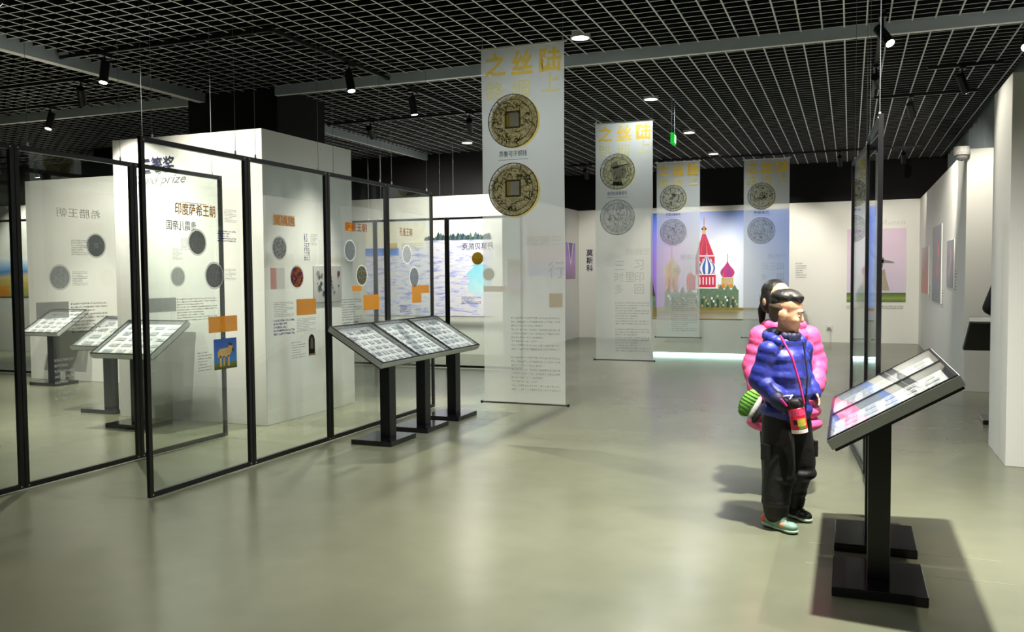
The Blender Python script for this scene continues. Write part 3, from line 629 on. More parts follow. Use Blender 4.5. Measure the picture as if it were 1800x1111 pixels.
# ================================================================== DISPLAY STANDS
CREAM = mat('case_lining', 'f6f8f8', 0.6, vary=.01)
NOTE_M = [ramp_mat('note_print_%d' % i, [(0, c0), (.45, c1), (.6, c0), (1, c1)], noise=.9, nscale=7) for i, (c0, c1) in enumerate((('98a4aa', 'd8dee0'), ('a4acac', 'e0e2de'), ('84929a', 'ccd4d8')))]
def stand_mesh(w, L, ang, tray=0.055):
    """case on a post; local axes: x along the rising slope (low edge at -x), y along the width"""
    c, s = math.cos(ang), math.sin(ang)
    def P(a, y, h): return (a * c - h * s, y, a * s + h * c)
    return P
def display_stand(x, y, rz, label, w=0.7, group='sloped display stands', low=(-0.245, 0.745), high=(0.285, 1.06), base=(-0.22, 0.19, 0.24), cols=4, rows=5, notelabel='', post_c=-0.01):
    e = empty('display_stand', (x, y, 0), rz, label, 'display stand', group)
    bevel(MB().box(base[0], base[1], -base[2], base[2], 0, 0.045).build('base_plate', BLK, e), 0.004)
    dx, dz = high[0] - low[0], high[1] - low[1]; L = math.hypot(dx, dz); ux, uz = dx / L, dz / L; nx, nz = -uz, ux
    def P(a, yy, h): return (low[0] + ux * a + nx * h, yy, low[1] + uz * a + nz * h)
    def slab(mb, a0, a1, y0, y1, h0, h1, mi=0):
        mb.hexa([P(a0, y0, h0), P(a1, y0, h0), P(a1, y1, h0), P(a0, y1, h0), P(a0, y0, h1), P(a1, y0, h1), P(a1, y1, h1), P(a0, y1, h1)], mi); return mb
    # post with a top cut to the slope
    pw = 0.05; t0 = low[1] + (post_c - pw - low[0]) * uz / ux - 0.065; t1 = low[1] + (post_c + pw - low[0]) * uz / ux - 0.065
    bevel(MB().hexa([(post_c - pw, -.06, .045), (post_c + pw, -.06, .045), (post_c + pw, .06, .045), (post_c - pw, .06, .045), (post_c - pw, -.06, t0), (post_c + pw, -.06, t1), (post_c + pw, .06, t1), (post_c - pw, .06, t0)]).build('post', BLK2, e), .004)
    h = w / 2 - 0.002
    cs = slab(MB(), 0.01, L - .01, -h + .01, h - .01, -0.062, -0.048).build('case_underside', BLK2, e)
    tr = MB(); wl = .012
    slab(tr, 0, L, -h, h, -0.048, -0.04); slab(tr, 0, wl, -h, h, -.04, 0); slab(tr, L - wl, L, -h, h, -.04, 0); slab(tr, wl, L - wl, -h, -h + wl, -.04, 0); slab(tr, wl, L - wl, h - wl, h, -.04, 0)
    tro = tr.build('case_tray', SILV, e)
    rm = MB(); fw_ = .018
    slab(rm, .004, fw_, -h + .004, h - .004, 0, .006); slab(rm, L - fw_, L - .004, -h + .004, h - .004, 0, .006); slab(rm, fw_, L - fw_, -h + .004, -h + fw_, 0, .006); slab(rm, fw_, L - fw_, h - fw_, h - .004, 0, .006)
    rm.build('lid_frame', FRAME, e)
    slab(MB(), wl, L - wl, -h + wl, h - wl, -.04, -.034).build('lining', CREAM, tro)
    slab(MB(), fw_, L - fw_, -h + fw_, h - fw_, .001, .004).build('lid_glass', LIDG, e)
    lk = slab(MB(), .006, .014, -.012, .012, -.03, -.012).build('lock', SILV, tro)
    rnd = random.Random(int(x * 100 + y * 37)); R = Matrix.Translation((x, y, 0)) @ Matrix.Rotation(rz, 4, 'Z')
    for r in range(rows):
        for q in range(cols):
            a = .05 + (L - .1) * (r + .5) / rows; yy = (-h + .05) + (2 * h - .1) * (q + .5) / cols
            hw, hl = (2 * h - .1) / cols * rnd.uniform(.26, .36), (L - .1) / rows * rnd.uniform(.22, .34); g = rnd.uniform(-.004, .004)
            mb = MB(); c0 = Vector(P(a, yy, -.034))
            U, V, N_ = Vector((ux, 0, uz)), Vector((0, 1, 0)), Vector((nx, 0, nz))
            pts = [(-hl, -hw), (hl, -hw + g), (hl, hw), (-hl, hw - g)]
            lo_ = [c0 + U * p + V * s_ for p, s_ in pts]; hi = [p + N_ * .004 for p in lo_]
            b = len(mb.v); mb.v += [tuple(R @ p) for p in lo_ + hi]
            mb.face([4, 5, 6, 7], 0, [(0, 0), (0, 1), (1, 1), (1, 0)])
            for i in range(4): j = (i + 1) % 4; mb.face([i, j, 4 + j, 4 + i], 0)
            o = mb.build('printed_note', NOTE_M[rnd.randrange(3)]); tag(o, notelabel, 'note', notelabel.replace('grey printed note under glass in', 'notes in'))
    return e
LS = [('nearest', 6.85), ('middle', 7.55), ('farthest', 8.25)]
for nm, yy in LS:
    display_stand(-3.985, yy, math.pi, '%s of the three joined sloped display stands left of the aisle' % nm, 0.7,
                  notelabel='grey printed note under glass in the %s case left of the aisle' % nm, base=(-0.25, 0.16, 0.235), post_c=-0.09, rows=6, cols=5)
display_stand(0.155, 4.45, 0, 'nearest sloped display stand at lower right', 0.7, notelabel='grey printed note under glass in the nearest right-hand case', post_c=-0.015)
display_stand(0.155, 5.15, 0, 'sloped display stand at right, joined behind the nearest one', 0.7, notelabel='grey printed note under glass in the second right-hand case', post_c=-0.015)
display_stand(-6.72, 6.76, math.pi / 2, 'sloped display stand before the tall pillar, seen through glass', 0.8, notelabel='grey printed note under glass in the case before the tall pillar')
display_stand(-7.78, 7.42, math.pi / 2, 'sloped display stand half hidden left of the tall pillar', 0.7, notelabel='grey printed note under glass in the half hidden case', rows=4, cols=3)
display_stand(-10.55, 9.05, math.pi / 2, 'sloped display stand at the far left before the second pillar', 0.7, notelabel='grey printed note under glass in the far left case')
display_stand(1.47, 9.7, -math.pi / 2, 'sloped display stand seen from behind, cut by the right pillar', 0.78, notelabel='grey printed note under glass in the case behind the right pillar', rows=3, cols=3)

# ================================================================== WALL PICTURES
def poster(name, pl, a0, a1, b0, b1, label, face_mat, cat='picture', thick=0.012, edge=None):
    """board hung on a wall plane"""
    mb = MB(); e = edge or PLA
    P = [pl.p(a, b, l) for l in (0.0, thick) for a, b in ((a0, b0), (a1, b0), (a1, b1), (a0, b1))]
    root = empty(name, pl.p((a0 + a1) / 2, b0), 0, label, cat)
    Q = [p - Vector(root.location) for p in P]; mb.hexa(Q, 0)
    mb.build('backing_board', e, root)
    pl2 = Plane(pl.o - Vector(root.location), pl.u, pl.n)
    quad('printed_face', pl2, a0, a1, b0, b1, face_mat, thick + .001, root)
    return root, pl2
PB = Plane((0, 19.8, 0), (1, 0, 0), (0, -1, 0))
# --- onion-dome picture
def dome_sky():
    m_ = bpy.data.materials.new('dome_picture_sky'); m_.use_nodes = True; nt = m_.node_tree; N = nt.nodes; L = nt.links; p = N['Principled BSDF']; p.inputs['Roughness'].default_value = .35
    tc = N.new('ShaderNodeTexCoord'); sx = N.new('ShaderNodeSeparateXYZ'); L.new(tc.outputs['UV'], sx.inputs[0])
    cr = N.new('ShaderNodeValToRGB'); L.new(sx.outputs['X'], cr.inputs[0]); e = cr.color_ramp.elements
    for _ in range(3): e.new(.5)
    for k_, (q, c) in enumerate(((0, '7a5fd0'), (.12, 'cf9df0'), (.35, 'dfe4fb'), (.6, 'e6f0fc'), (1, '8aa8f2'))): e[k_].position = q; e[k_].color = lin(c) + (1,)
    g = N.new('ShaderNodeVectorMath'); g.operation = 'DISTANCE'; L.new(tc.outputs['UV'], g.inputs[0]); g.inputs[1].default_value = (.42, .3, 0)
    mr = N.new('ShaderNodeMapRange'); mr.inputs['From Min'].default_value = .42; mr.inputs['From Max'].default_value = .8; L.new(g.outputs['Value'], mr.inputs[0])
    mx = N.new('ShaderNodeMix'); mx.data_type = 'RGBA'; L.new(mr.outputs[0], mx.inputs['Factor']); L.new(cr.outputs[0], mx.inputs['A']); mx.inputs['B'].default_value = lin('3f6fd8') + (1,)
    L.new(mx.outputs['Result'], p.inputs['Base Color']); return m_
root, pl = poster('onion_dome_picture', PB, -4.28, -1.24, 0.45, 2.9, 'large wall picture of colourful onion-domed towers on the back wall', dome_sky())
mx_ = lambda px: -4.28 + (px - 1145) * (3.04 / 242)
mz_ = lambda py: 2.9 - (py - 373) * (2.42 / 187)
cr_, cw_, cb_, cg_, co_, cp_ = (mat('pic_crimson', 'c8335a', .4, vary=.25, scale=20), mat('pic_white', 'f2efee', .4), mat('pic_blue', '2f62c0', .4), mat('pic_green', '5f7d6a', .4, vary=.5, scale=18), mat('pic_gold', 'c98a3a', .4, vary=.4, scale=40), mat('pic_purple', '9a3f8e', .4, vary=.2, scale=30))
co2_ = mat('pic_tan', 'bfae86', .4, vary=.3, scale=30); cd_ = mat('pic_dark', '4a3e34', .4); cgr_ = mat('pic_lawn', '85793f', .4, vary=.5, scale=8); cor_ = mat('pic_orange', 'd98058', .4, vary=.2)
CM = [cr_, cw_, cb_, cg_, co_, cp_, co2_, cd_, cgr_, cor_, mat('pic_green_dark', '35503f', .4, vary=.4, scale=20)]
def R_(mi, x0, y0, x1, y1, l=0.0): return (mi, [(mx_(x0), mz_(y1)), (mx_(x1), mz_(y1)), (mx_(x1), mz_(y0)), (mx_(x0), mz_(y0))], l)
def onion(cx, cy, r, n, cols, l, squash=1.0):
    out = []; prof = []
    for k_ in range(15):
        t = k_ / 14; y = cy + r * .75 - t * r * 2.3 * squash
        K_ = ((0, .64), (.12, .88), (.26, 1.0), (.38, .95), (.5, .76), (.62, .5), (.74, .28), (.86, .12), (1, .02)); j = max(q for q in range(8) if K_[q][0] <= t); f = (t - K_[j][0]) / (K_[j + 1][0] - K_[j][0])
        w_ = r * (K_[j][1] + (K_[j + 1][1] - K_[j][1]) * f)
        prof.append((w_, y))
    for i in range(n):
        f0 = math.sin(-math.pi / 2 + math.pi * i / n); f1 = math.sin(-math.pi / 2 + math.pi * (i + 1) / n)
        pts = [(mx_(cx + w_ * f0), mz_(y)) for w_, y in prof] + [(mx_(cx + w_ * f1), mz_(y)) for w_, y in reversed(prof)]
        out.append((cols[i % len(cols)], pts, l))
    out.append(R_(4, cx - .7, cy - r * 1.55 * squash - 12, cx + .7, cy - r * 1.5 * squash, l)); return out
T = lambda mi, pts, l: (mi, [(mx_(x), mz_(y)) for x, y in pts], l)
tower = [T(0, [(1227, 450), (1259, 450), (1244, 412), (1238, 412)], .001), R_(6, 1238, 405, 1244, 412, .002), R_(0, 1226, 450, 1260, 482, .0008), R_(1, 1225, 449, 1261, 451, .004), R_(5, 1226, 463, 1260, 466, .0035)] + [T(q_, [(1238 + 2 * k_ - 3.2 + .3, 449), (1238 + 2 * k_ - 3.2 + 1.2, 449), (1240.2 + .5 * k_, 414), (1239.9 + .5 * k_, 414)], .003) for k_, q_ in ((-3, 5), (0, 9), (3, 5), (6, 9))]
for k_ in range(4): tower.append(T(1, [(1230 + k_ * 7, 462), (1235 + k_ * 7, 462), (1232.5 + k_ * 7, 454)], .003))
tower += [T(4, [(1240.5, 398), (1241.5, 398), (1241.2, 380), (1240.8, 380)], .003)] + onion(1241, 401, 5.5, 5, [4, 7], .003, .6)
shapes('central_tower', pl, tower, CM, .013, root)
front = [R_(0, 1231, 481, 1262, 508, .004)] + [R_(1, 1233 + 5.8 * k_, 487, 1235 + 5.8 * k_, 500, .005) for k_ in range(5)] + [R_(1, 1229, 505, 1264, 507, .005), R_(1, 1231, 481, 1262, 483, .005)] + onion(1246, 470, 16, 9, [1, 2], .006)
shapes('striped_dome', pl, front, CM, .013, root)
right = [R_(6, 1272, 488, 1293, 505, .002)] + onion(1282.5, 478, 12.5, 7, [5, 5, 0], .003) + onion(1275, 500, 9, 6, [4, 6, 4], .005, .5) + [R_(4, 1266, 500, 1292, 506, .004)]
shapes('purple_and_gold_domes', pl, right, CM, .013, root)
left = [R_(9, 1171, 484, 1194, 510, .002), R_(7, 1177, 490, 1180, 506, .003), R_(7, 1185, 490, 1188, 506, .003)] + onion(1183, 474, 16, 6, [6, 6, 4], .003) + [R_(0, 1210, 484, 1226, 510, .002)] + onion(1217, 482, 6, 4, [0, 9], .003, .7)
shapes('tan_dome', pl, left, CM, .013, root)
low = [R_(3, 1170, 514, 1230, 548, .006), R_(3, 1229, 507, 1266, 548, .0062), R_(3, 1262, 509, 1302, 548, .0061)] + [T(10, [(1172 + 13 * k_, 514), (1182 + 13 * k_, 514), (1177 + 13 * k_, 503 + 2 * (k_ % 2))], .0065) for k_ in range(4)] + [T(3, [(1266 + 12 * k_, 509), (1276 + 12 * k_, 509), (1271 + 12 * k_, 500)], .0064) for k_ in range(3)] + [R_(10, 1173 + k_ * 9, 522 + 3 * (k_ % 3), 1178 + k_ * 9, 541, .007) for k_ in range(14)] + [R_(6, 1170, 545, 1302, 547, .007)] + [R_(6 if k_ % 3 else 1, 1176 + k_ * 17 % 126, 518 + (k_ * 7) % 20, 1179 + k_ * 17 % 126, 522 + (k_ * 7) % 20, .0072) for k_ in range(30)] + [R_(8, 1146, 540, 1386, 566, .008)] + [R_(7, 1230 + 9 * k_, 550, 1234 + 9 * k_, 558, .009) for k_ in range(7)]
shapes('lower_buildings', pl, low, CM, .013, root)
shapes('dark_spire', pl, [T(7, [(1143.5, 520), (1153, 520), (1149, 500), (1146, 488), (1144, 495)], .003), T(3, [(1143.5, 540), (1154, 540), (1153, 520), (1143.5, 520)], .003)], CM, .013, root)
# --- statue picture
root, pl = poster('statue_picture', PB, -0.06, 1.09, 0.88, 2.42, 'lilac wall picture of a stone statue above a green strip of lawn', ramp_mat('lilac_sky', [(0, 'cfc9e0'), (.6, 'dccbe2'), (1, 'd9c4dc')], noise=.3))
quad('lawn_strip', pl, -0.06, 1.09, 0.88, 1.07, ramp_mat('lawn_print', [(0, '4c6628'), (.4, '8aa04a'), (.6, '6d8a3a'), (1, '4a6426')], noise=.3, stretch=(6, 1, 1)), .014, root)
STON = mat('pic_stone', '85827e', .5, vary=.4, scale=14); STOL = mat('pic_stone_light', 'a9a08e', .5, vary=.3, scale=20)
shapes('statue_print', pl, [(0, [(.50, 1.12), (.62, 1.12), (.64, 1.5), (.60, 1.62), (.48, 1.62), (.46, 1.5), (.44, 1.3)], 0), (1, [(.58, 1.12), (.78, 1.12), (.72, 1.35), (.68, 1.58), (.58, 1.5)], .001), (0, [(.46, 1.6), (.64, 1.6), (.67, 1.8), (.6, 1.84), (.5, 1.83)], .001), (0, [(.5, 1.78), (.5, 1.86), (.4, 1.98), (.34, 2.1), (.31, 2.09), (.36, 1.95), (.45, 1.8)], .001),
      (0, [(.62, 1.78), (.86, 1.72), (.86, 1.69), (.62, 1.7)], .001), (0, [(.52, 1.84), (.6, 1.84), (.62, 1.91), (.59, 1.96), (.53, 1.95)], .002)], [STON, STOL], .014, root)
pw = empty('wall_caption', (0, 19.79, 0), 0, 'small printed caption lines below the lilac statue picture', 'wall text')
quad('caption_print', Plane((0, 0, 0), (1, 0, 0), (0, -1, 0)), -.06, 1.05, .74, .82, print_mat('wall_caption_print', '7b7d80', 2, 40, .4, .8), .002, pw)
pw = empty('wall_caption', (0, 19.79, 0), 0, 'faint handwritten heading above the lilac statue picture', 'wall text')
text('heading_print', Plane((0, 0, 0), (1, 0, 0), (0, -1, 0)), .62, 2.5, 'Russia', .1, MATS['faint_title_print'], .002, pw, .45, 0, slant=.3)
pw = empty('wall_lettering', (-5.75, 19.79, 0), 0, 'vertical navy Chinese lettering on the back wall left of the second banner', 'wall text')
for k_, s in enumerate('莫斯科'): text('wall_character', Plane((0, 0, 0), (1, 0, 0), (0, -1, 0)), -.08, 1.94 - k_ * .18, s, .155, NAVY, .002, pw, .155, .012)
quad('text_print', Plane((0, 0, 0), (1, 0, 0), (0, -1, 0)), .14, .75, 1.7, 2.05, print_mat('wall_small_print', '6a6d74', 7, 24, .35, .8), .002, pw)
pw = empty('wall_caption', (-1.0, 19.79, 0), 0, 'small printed caption block right of the onion-dome picture', 'wall text')
quad('text_print', Plane((0, 0, 0), (1, 0, 0), (0, -1, 0)), -.1, .12, 1.4, 1.75, MATS['wall_small_print'], .002, pw)
# --- three pictures on the right wall
PR = Plane((1.34, 0, 0), (0, -1, 0), (-1, 0, 0))
def glow_mat(name, base, glow, spots, r=.16):
    m_ = bpy.data.materials.new(name); m_.use_nodes = True; nt = m_.node_tree; N = nt.nodes; L = nt.links; p = N['Principled BSDF']; p.inputs['Roughness'].default_value = .4
    tc = N.new('ShaderNodeTexCoord'); last = None
    for (u, v) in spots:
        g = N.new('ShaderNodeVectorMath'); g.operation = 'DISTANCE'; L.new(tc.outputs['UV'], g.inputs[0]); g.inputs[1].default_value = (u, v, 0)
        mr = N.new('ShaderNodeMapRange'); mr.inputs['From Min'].default_value = r; mr.inputs['From Max'].default_value = .01; L.new(g.outputs['Value'], mr.inputs[0])
        mx = N.new('ShaderNodeMix'); mx.data_type = 'RGBA'; L.new(mr.outputs[0], mx.inputs['Factor']); mx.inputs['B'].default_value = lin(glow) + (1,)
        if last: L.new(last, mx.inputs['A'])
        else: mx.inputs['A'].default_value = lin(base) + (1,)
        last = mx.outputs['Result']
    L.new(last, p.inputs['Base Color']); return m_
poster('pale_pink_picture', PR, -19.0, -17.4, 1.1, 1.97, 'pale pink picture farthest along the right wall', ramp_mat('pink_haze', [(0, 'e39a84'), (.5, 'cfa79a'), (1, 'c9c6c2')], noise=.4))
poster('dusk_picture', PR, -16.6, -15.05, 1.0, 2.26, 'tall grey dusk picture with two red glows on the right wall', glow_mat('dusk_print', '7d8792', 'ff6a4a', ((.7, .66), (.6, .42))))
poster('firework_picture', PR, -14.2, -13.3, 1.28, 1.95, 'smallest grey picture with pink sparks, nearest on the right wall', glow_mat('spark_print', '7a858c', 'd68aa0', ((.5, .45), (.6, .6), (.4, .3), (.55, .75)), .14))
for (y_, b0, b1), lb in zip(((-17.3, 1.0, 1.3), (-15.0, .95, 1.25), (-13.25, 1.25, 1.55)), ('caption print beside the pale pink picture', 'caption print beside the tall dusk picture', 'caption print beside the smallest grey picture')):
    pw = empty('wall_caption', (1.338, 0, 0), 0, 'small grey ' + lb, 'wall text'); quad('text_print', Plane((0, 0, 0), (0, -1, 0), (-1, 0, 0)), y_, y_ + .25, b0, b1, MATS['wall_small_print'], .002, pw)
# --- mural and pictures of the left wall
PM = Plane((0, 14.945, 0), (1, 0, 0), (0, -1, 0))
def mural_mat():
    m_ = bpy.data.materials.new('terrace_mural_print'); m_.use_nodes = True; nt = m_.node_tree; N = nt.nodes; L = nt.links; p = N['Principled BSDF']; p.inputs['Roughness'].default_value = .4
    tc = N.new('ShaderNodeTexCoord'); mp = N.new('ShaderNodeMapping'); mp.inputs['Scale'].default_value = (3, 9, 1); mp.inputs['Rotation'].default_value = (0, 0, .25); L.new(tc.outputs['UV'], mp.inputs['Vector'])
    nz = N.new('ShaderNodeTexNoise'); nz.inputs['Scale'].default_value = 3.2; nz.inputs['Detail'].default_value = 12; nz.inputs['Roughness'].default_value = .62; nz.inputs['Distortion'].default_value = .8; L.new(mp.outputs[0], nz.inputs['Vector'])
    cr = N.new('ShaderNodeValToRGB'); L.new(nz.outputs['Fac'], cr.inputs[0]); e = cr.color_ramp.elements
    for _ in range(3): e.new(.5)
    for k_, (q, c) in enumerate(((.28, '7f86dc'), (.4, 'b0b8f0'), (.48, 'dfe0f6'), (.6, 'efe6ee'), (.74, 'a8d4f0'))): e[k_].position = q; e[k_].color = lin(c) + (1,)
    L.new(cr.outputs[0], p.inputs['Base Color']); return m_
root, pl = poster('terrace_mural', PM, -8.95, -6.24, 0.73, 2.5, 'wide blue and white terrace landscape mural behind the glass panels', mural_mat(), 'mural')
quad('pale_sky', pl, -7.6, -6.24, 2.2, 2.5, ramp_mat('mural_sky', [(0, 'eef0f4'), (.6, 'f4f0e8'), (1, 'd8e0f4')], noise=.3), .014, root)
TREE = mat('mural_trees', '4f6a5c', .5, vary=.5, scale=10); TREE2 = mat('mural_trees_dark', '2c4258', .5, vary=.4, scale=10)
polys = []; rnd = random.Random(3)
for k_ in range(26):
    x = -7.6 + k_ * .052; hgt = rnd.uniform(.05, .16); wd = rnd.uniform(.03, .06); polys.append((k_ % 2, [(x - wd, 2.18), (x + wd, 2.18), (x + wd * .8, 2.18 + hgt * .6), (x, 2.18 + hgt), (x - wd * .8, 2.18 + hgt * .55)], .0002 * k_))
shapes('tree_line', pl, polys, [TREE, TREE2], .016, root)
quad('blue_pool', pl, -8.95, -8.2, 1.9, 2.05, ramp_mat('mural_blue', [(0, '7fa2ee'), (1, '4e7ae0')], noise=.3), .014, root)
disc('turquoise_pool', pl, -6.5, 1.45, .24, ramp_mat('mural_turquoise', [(0, 'c4eaf4'), (.5, '9edcf0'), (1, '84d0ec')], noise=.8), .015, root, wob=.2, ry=.32)
quad('white_sky', pl, -8.95, -7.6, 2.05, 2.5, ramp_mat('mural_cream', [(0, 'f0e9dc'), (1, 'f2ead8')], noise=.2), .014, root)
PW = Plane((-6.03, 0, 0), (0, 1, 0), (1, 0, 0))
poster('pastel_picture', PW, 16.25, 18.65, 1.5, 2.45, 'pastel pink and blue picture seen through the nearest banner', ramp_mat('pastel_print', [(0, '8a9fe0'), (.4, 'd8a6b4'), (.7, 'e6cabc'), (1, 'd9b9a8')], noise=.6, nscale=3))
poster('orange_picture', PW, 15.15, 16.1, 1.12, 1.82, 'small olive and violet picture nearest on the left wall behind the banner', ramp_mat('olive_print_picture', [(0, 'b39a4a'), (.35, 'c9a8d8'), (.7, 'b88a58'), (1, '8f8a5a')], noise=.6, nscale=4))
root, pl = poster('purple_picture', PW, 18.75, 19.5, 1.41, 2.24, 'violet picture with a white mountain shape right of the nearest banner', ramp_mat('violet_print', [(0, 'a58aa8'), (.5, 'c8a0e8'), (1, '9f86d8')], noise=.3))
shapes('mountain_print', pl, [(0, [(18.95, 2.24), (19.3, 2.24), (19.14, 1.8)], 0), (1, [(18.9, 2.24), (18.96, 2.24), (19.14, 1.8), (19.13, 1.7)], .001), (1, [(19.3, 2.24), (19.36, 2.24), (19.15, 1.7), (19.14, 1.8)], .001)], [mat('pic_violet', '8a6cae', .5), cw_], .014, root)
root, pl = poster('coast_picture', Plane((0, 13.0, 0), (1, 0, 0), (0, -1, 0)), -18.2, -15.55, 1.14, 1.95, 'bright coast picture at the far left picture edge', ramp_mat('coast_print', [(0, '9aa86a'), (.3, 'c8b45a'), (.5, 'd8c48a'), (.62, '4a8cd0'), (.8, 'a8cdf0'), (1, 'e8f0f8')], noise=.2, nscale=6))
quad('orange_field', pl, -18.2, -16.35, 1.14, 1.36, ORANGE, .015, root)
root, pl = poster('ink_blossom_picture', Plane((-5.46, 0, 0), (0, 1, 0), (1, 0, 0)), 8.0, 8.55, 1.22, 1.62, 'grey ink blossom picture on the shaded side of the tall pillar', ramp_mat('ink_paper', [(0, 'a8a8a6'), (1, 'c2c2c0')], noise=.4))
rnd = random.Random(11)
shapes('ink_blossoms', pl, [(k_ % 2, [(cx_ + r_ * math.cos(t_ * 1.047), cz_ + r_ * math.sin(t_ * 1.047)) for t_ in range(6)], .0002 * k_) for k_, (cx_, cz_, r_) in enumerate([(8.06 + rnd.uniform(0, .43), 1.3 + rnd.uniform(0, .24), rnd.uniform(.012, .035)) for _ in range(22)])], [mat('ink_dark', '3c3c40', .6), mat('ink_grey', '74747a', .6)], .014, root)
# --- prize lettering on the tall pillar
pw = empty('wall_lettering', (-6.8, 7.155, 0), 0, 'navy brush characters and cursive line high on the tall pillar', 'wall text')
p0 = Plane((0, 0, 0), (1, 0, 0), (0, -1, 0))
text('brush_character', p0, -.22, 2.61, '三等奖', .16, NAVY, .003, pw, .46, .03)
text('cursive_print', p0, -.33, 2.46, 'Third prize', .12, sheer('thin_grey_print', '5c5e66', .8, .2), .003, pw, .72, 0, slant=.4)
# ================================================================== PODIUM
pod = empty('podium', (-2.17, 17.8, 0), 0, 'low white podium with glowing base under the onion-dome picture', 'podium')
bevel(MB().box(-1.28, 1.28, -1.85, 1.95, 0.05, 0.66).build('podium_body', mat('podium_paint', 'dfe4da', .45, vary=.03), pod), .004)
MB().box(-1.2, 1.2, -1.75, 1.9, 0, 0.05).build('recessed_base', PLA, pod)
MB().box(-1.28, 1.28, -1.85, 1.95, 0.66, 0.68).build('podium_top', mat('podium_top_gold', '8d8552', .3, vary=.3, scale=5), pod)
MB().box(-1.24, 1.24, -1.85, -1.82, 0.012, 0.04).build('light_strip', emis('led_strip', 'c8fff4', 6.0), pod)
# ================================================================== PEOPLE
class Blob:
    """closed overlapping primitives fused into one continuous surface"""
    def __init__(s): s.bm = bmesh.new(); s.T = Matrix.Identity(4)
    def ell(s, c, r, rot=None, seg=20):
        M_ = s.T @ Matrix.Translation(c) @ (rot.to_4x4() if rot else Matrix.Identity(4)) @ Matrix.Diagonal((r[0], r[1], r[2], 1))
        bmesh.ops.create_uvsphere(s.bm, u_segments=seg, v_segments=max(8, seg // 2), radius=1, matrix=M_); return s
    def cap(s, p0, p1, r0, r1, n=16):
        p0, p1 = Vector(p0), Vector(p1); d = p1 - p0; q = d.to_track_quat('Z', 'Y').to_matrix().to_4x4()
        bmesh.ops.create_cone(s.bm, cap_ends=True, segments=n, radius1=r0, radius2=r1, depth=d.length, matrix=s.T @ Matrix.Translation((p0 + p1) / 2) @ q)
        s.ell(p0, (r0,) * 3, None, n); s.ell(p1, (r1,) * 3, None, n); return s
    def chain(s, pts):
        for (p, r), (q, t) in zip(pts[:-1], pts[1:]): s.cap(p, q, r, t)
        return s
    def puffs(s, p0, p1, r0, r1, n, flat=0.75):
        p0, p1 = Vector(p0), Vector(p1); d = p1 - p0; q = d.to_track_quat('Z', 'Y').to_matrix(); L_ = d.length / n
        for i in range(n):
            t = (i + .5) / n; r = r0 + (r1 - r0) * t; s.ell(p0 + d * t, (r, r, max(L_ * .85, r * .5)), q)
        s.cap(p0, p1, r0 * .9, r1 * .9); return s
    def build(s, name, m_, parent, voxel=0.006, smooth=4):
        me = bpy.data.meshes.new('tmp'); s.bm.to_mesh(me); s.bm.free(); o = bpy.data.objects.new('tmp', me); COL.objects.link(o)
        r = o.modifiers.new('r', 'REMESH'); r.mode = 'VOXEL'; r.voxel_size = voxel
        if smooth: sm = o.modifiers.new('s', 'SMOOTH'); sm.factor = .5; sm.iterations = smooth
        dg = bpy.context.evaluated_depsgraph_get(); out = bpy.data.meshes.new_from_object(o.evaluated_get(dg)); out.name = name
        bpy.data.objects.remove(o); bpy.data.meshes.remove(me); out.materials.clear(); out.materials.append(m_)
        out.polygons.foreach_set('use_smooth', [True] * len(out.polygons))
        return link(bpy.data.objects.new(name, out), parent)
def RZ(a): return Matrix.Rotation(a, 4, 'Z')
SKIN = mat('skin', 'd6a07e', .5, vary=.05, scale=12); LIPS = mat('lips', 'b8685e', .5); HAIRM = mat('black_hair', '15130f', .5, vary=.3, scale=40, bump=.25, bscale=60)
EYEW = mat('eye_white', 'e8e4de', .3); EYEB = mat('eye_dark', '1c120c', .2); BROW = mat('brow', '2a2018', .7)
def hand(b, wrist, d, side, palm_n, sc=1.0, curl=0.5):
    """palm, four unequal fingers and a thumb; d = direction of the hand, side = towards the thumb, palm_n = palm normal"""
    w = Vector(wrist); d = Vector(d).normalized(); t = Vector(side).normalized(); n = Vector(palm_n).normalized()
    b.chain([(w, .02 * sc), (w + d * .035 * sc, .021 * sc)])
    for k_ in (-.018, 0, .018): b.cap(w + d * .02 * sc + t * k_ * sc, w + d * .062 * sc + t * k_ * 1.1 * sc, .013 * sc, .011 * sc)
    for k_, ln in ((.024, .05), (.008, .058), (-.008, .053), (-.023, .042)):
        p = w + d * .064 * sc + t * k_ * sc; p1 = p + (d * (1 - .3 * curl) + n * .5 * curl).normalized() * ln * .5 * sc; p2 = p1 + (d * (1 - .8 * curl) + n * curl).normalized() * ln * .5 * sc
        b.chain([(p, .0088 * sc), (p1, .0082 * sc), (p2, .007 * sc)])
    p = w + d * .02 * sc + t * .022 * sc; p1 = p + (t * .8 + d * .6 + n * .2).normalized() * .03 * sc; p2 = p1 + (d * .9 + t * .3 + n * .35).normalized() * .026 * sc
    b.chain([(p, .011 * sc), (p1, .0095 * sc), (p2, .0078 * sc)])
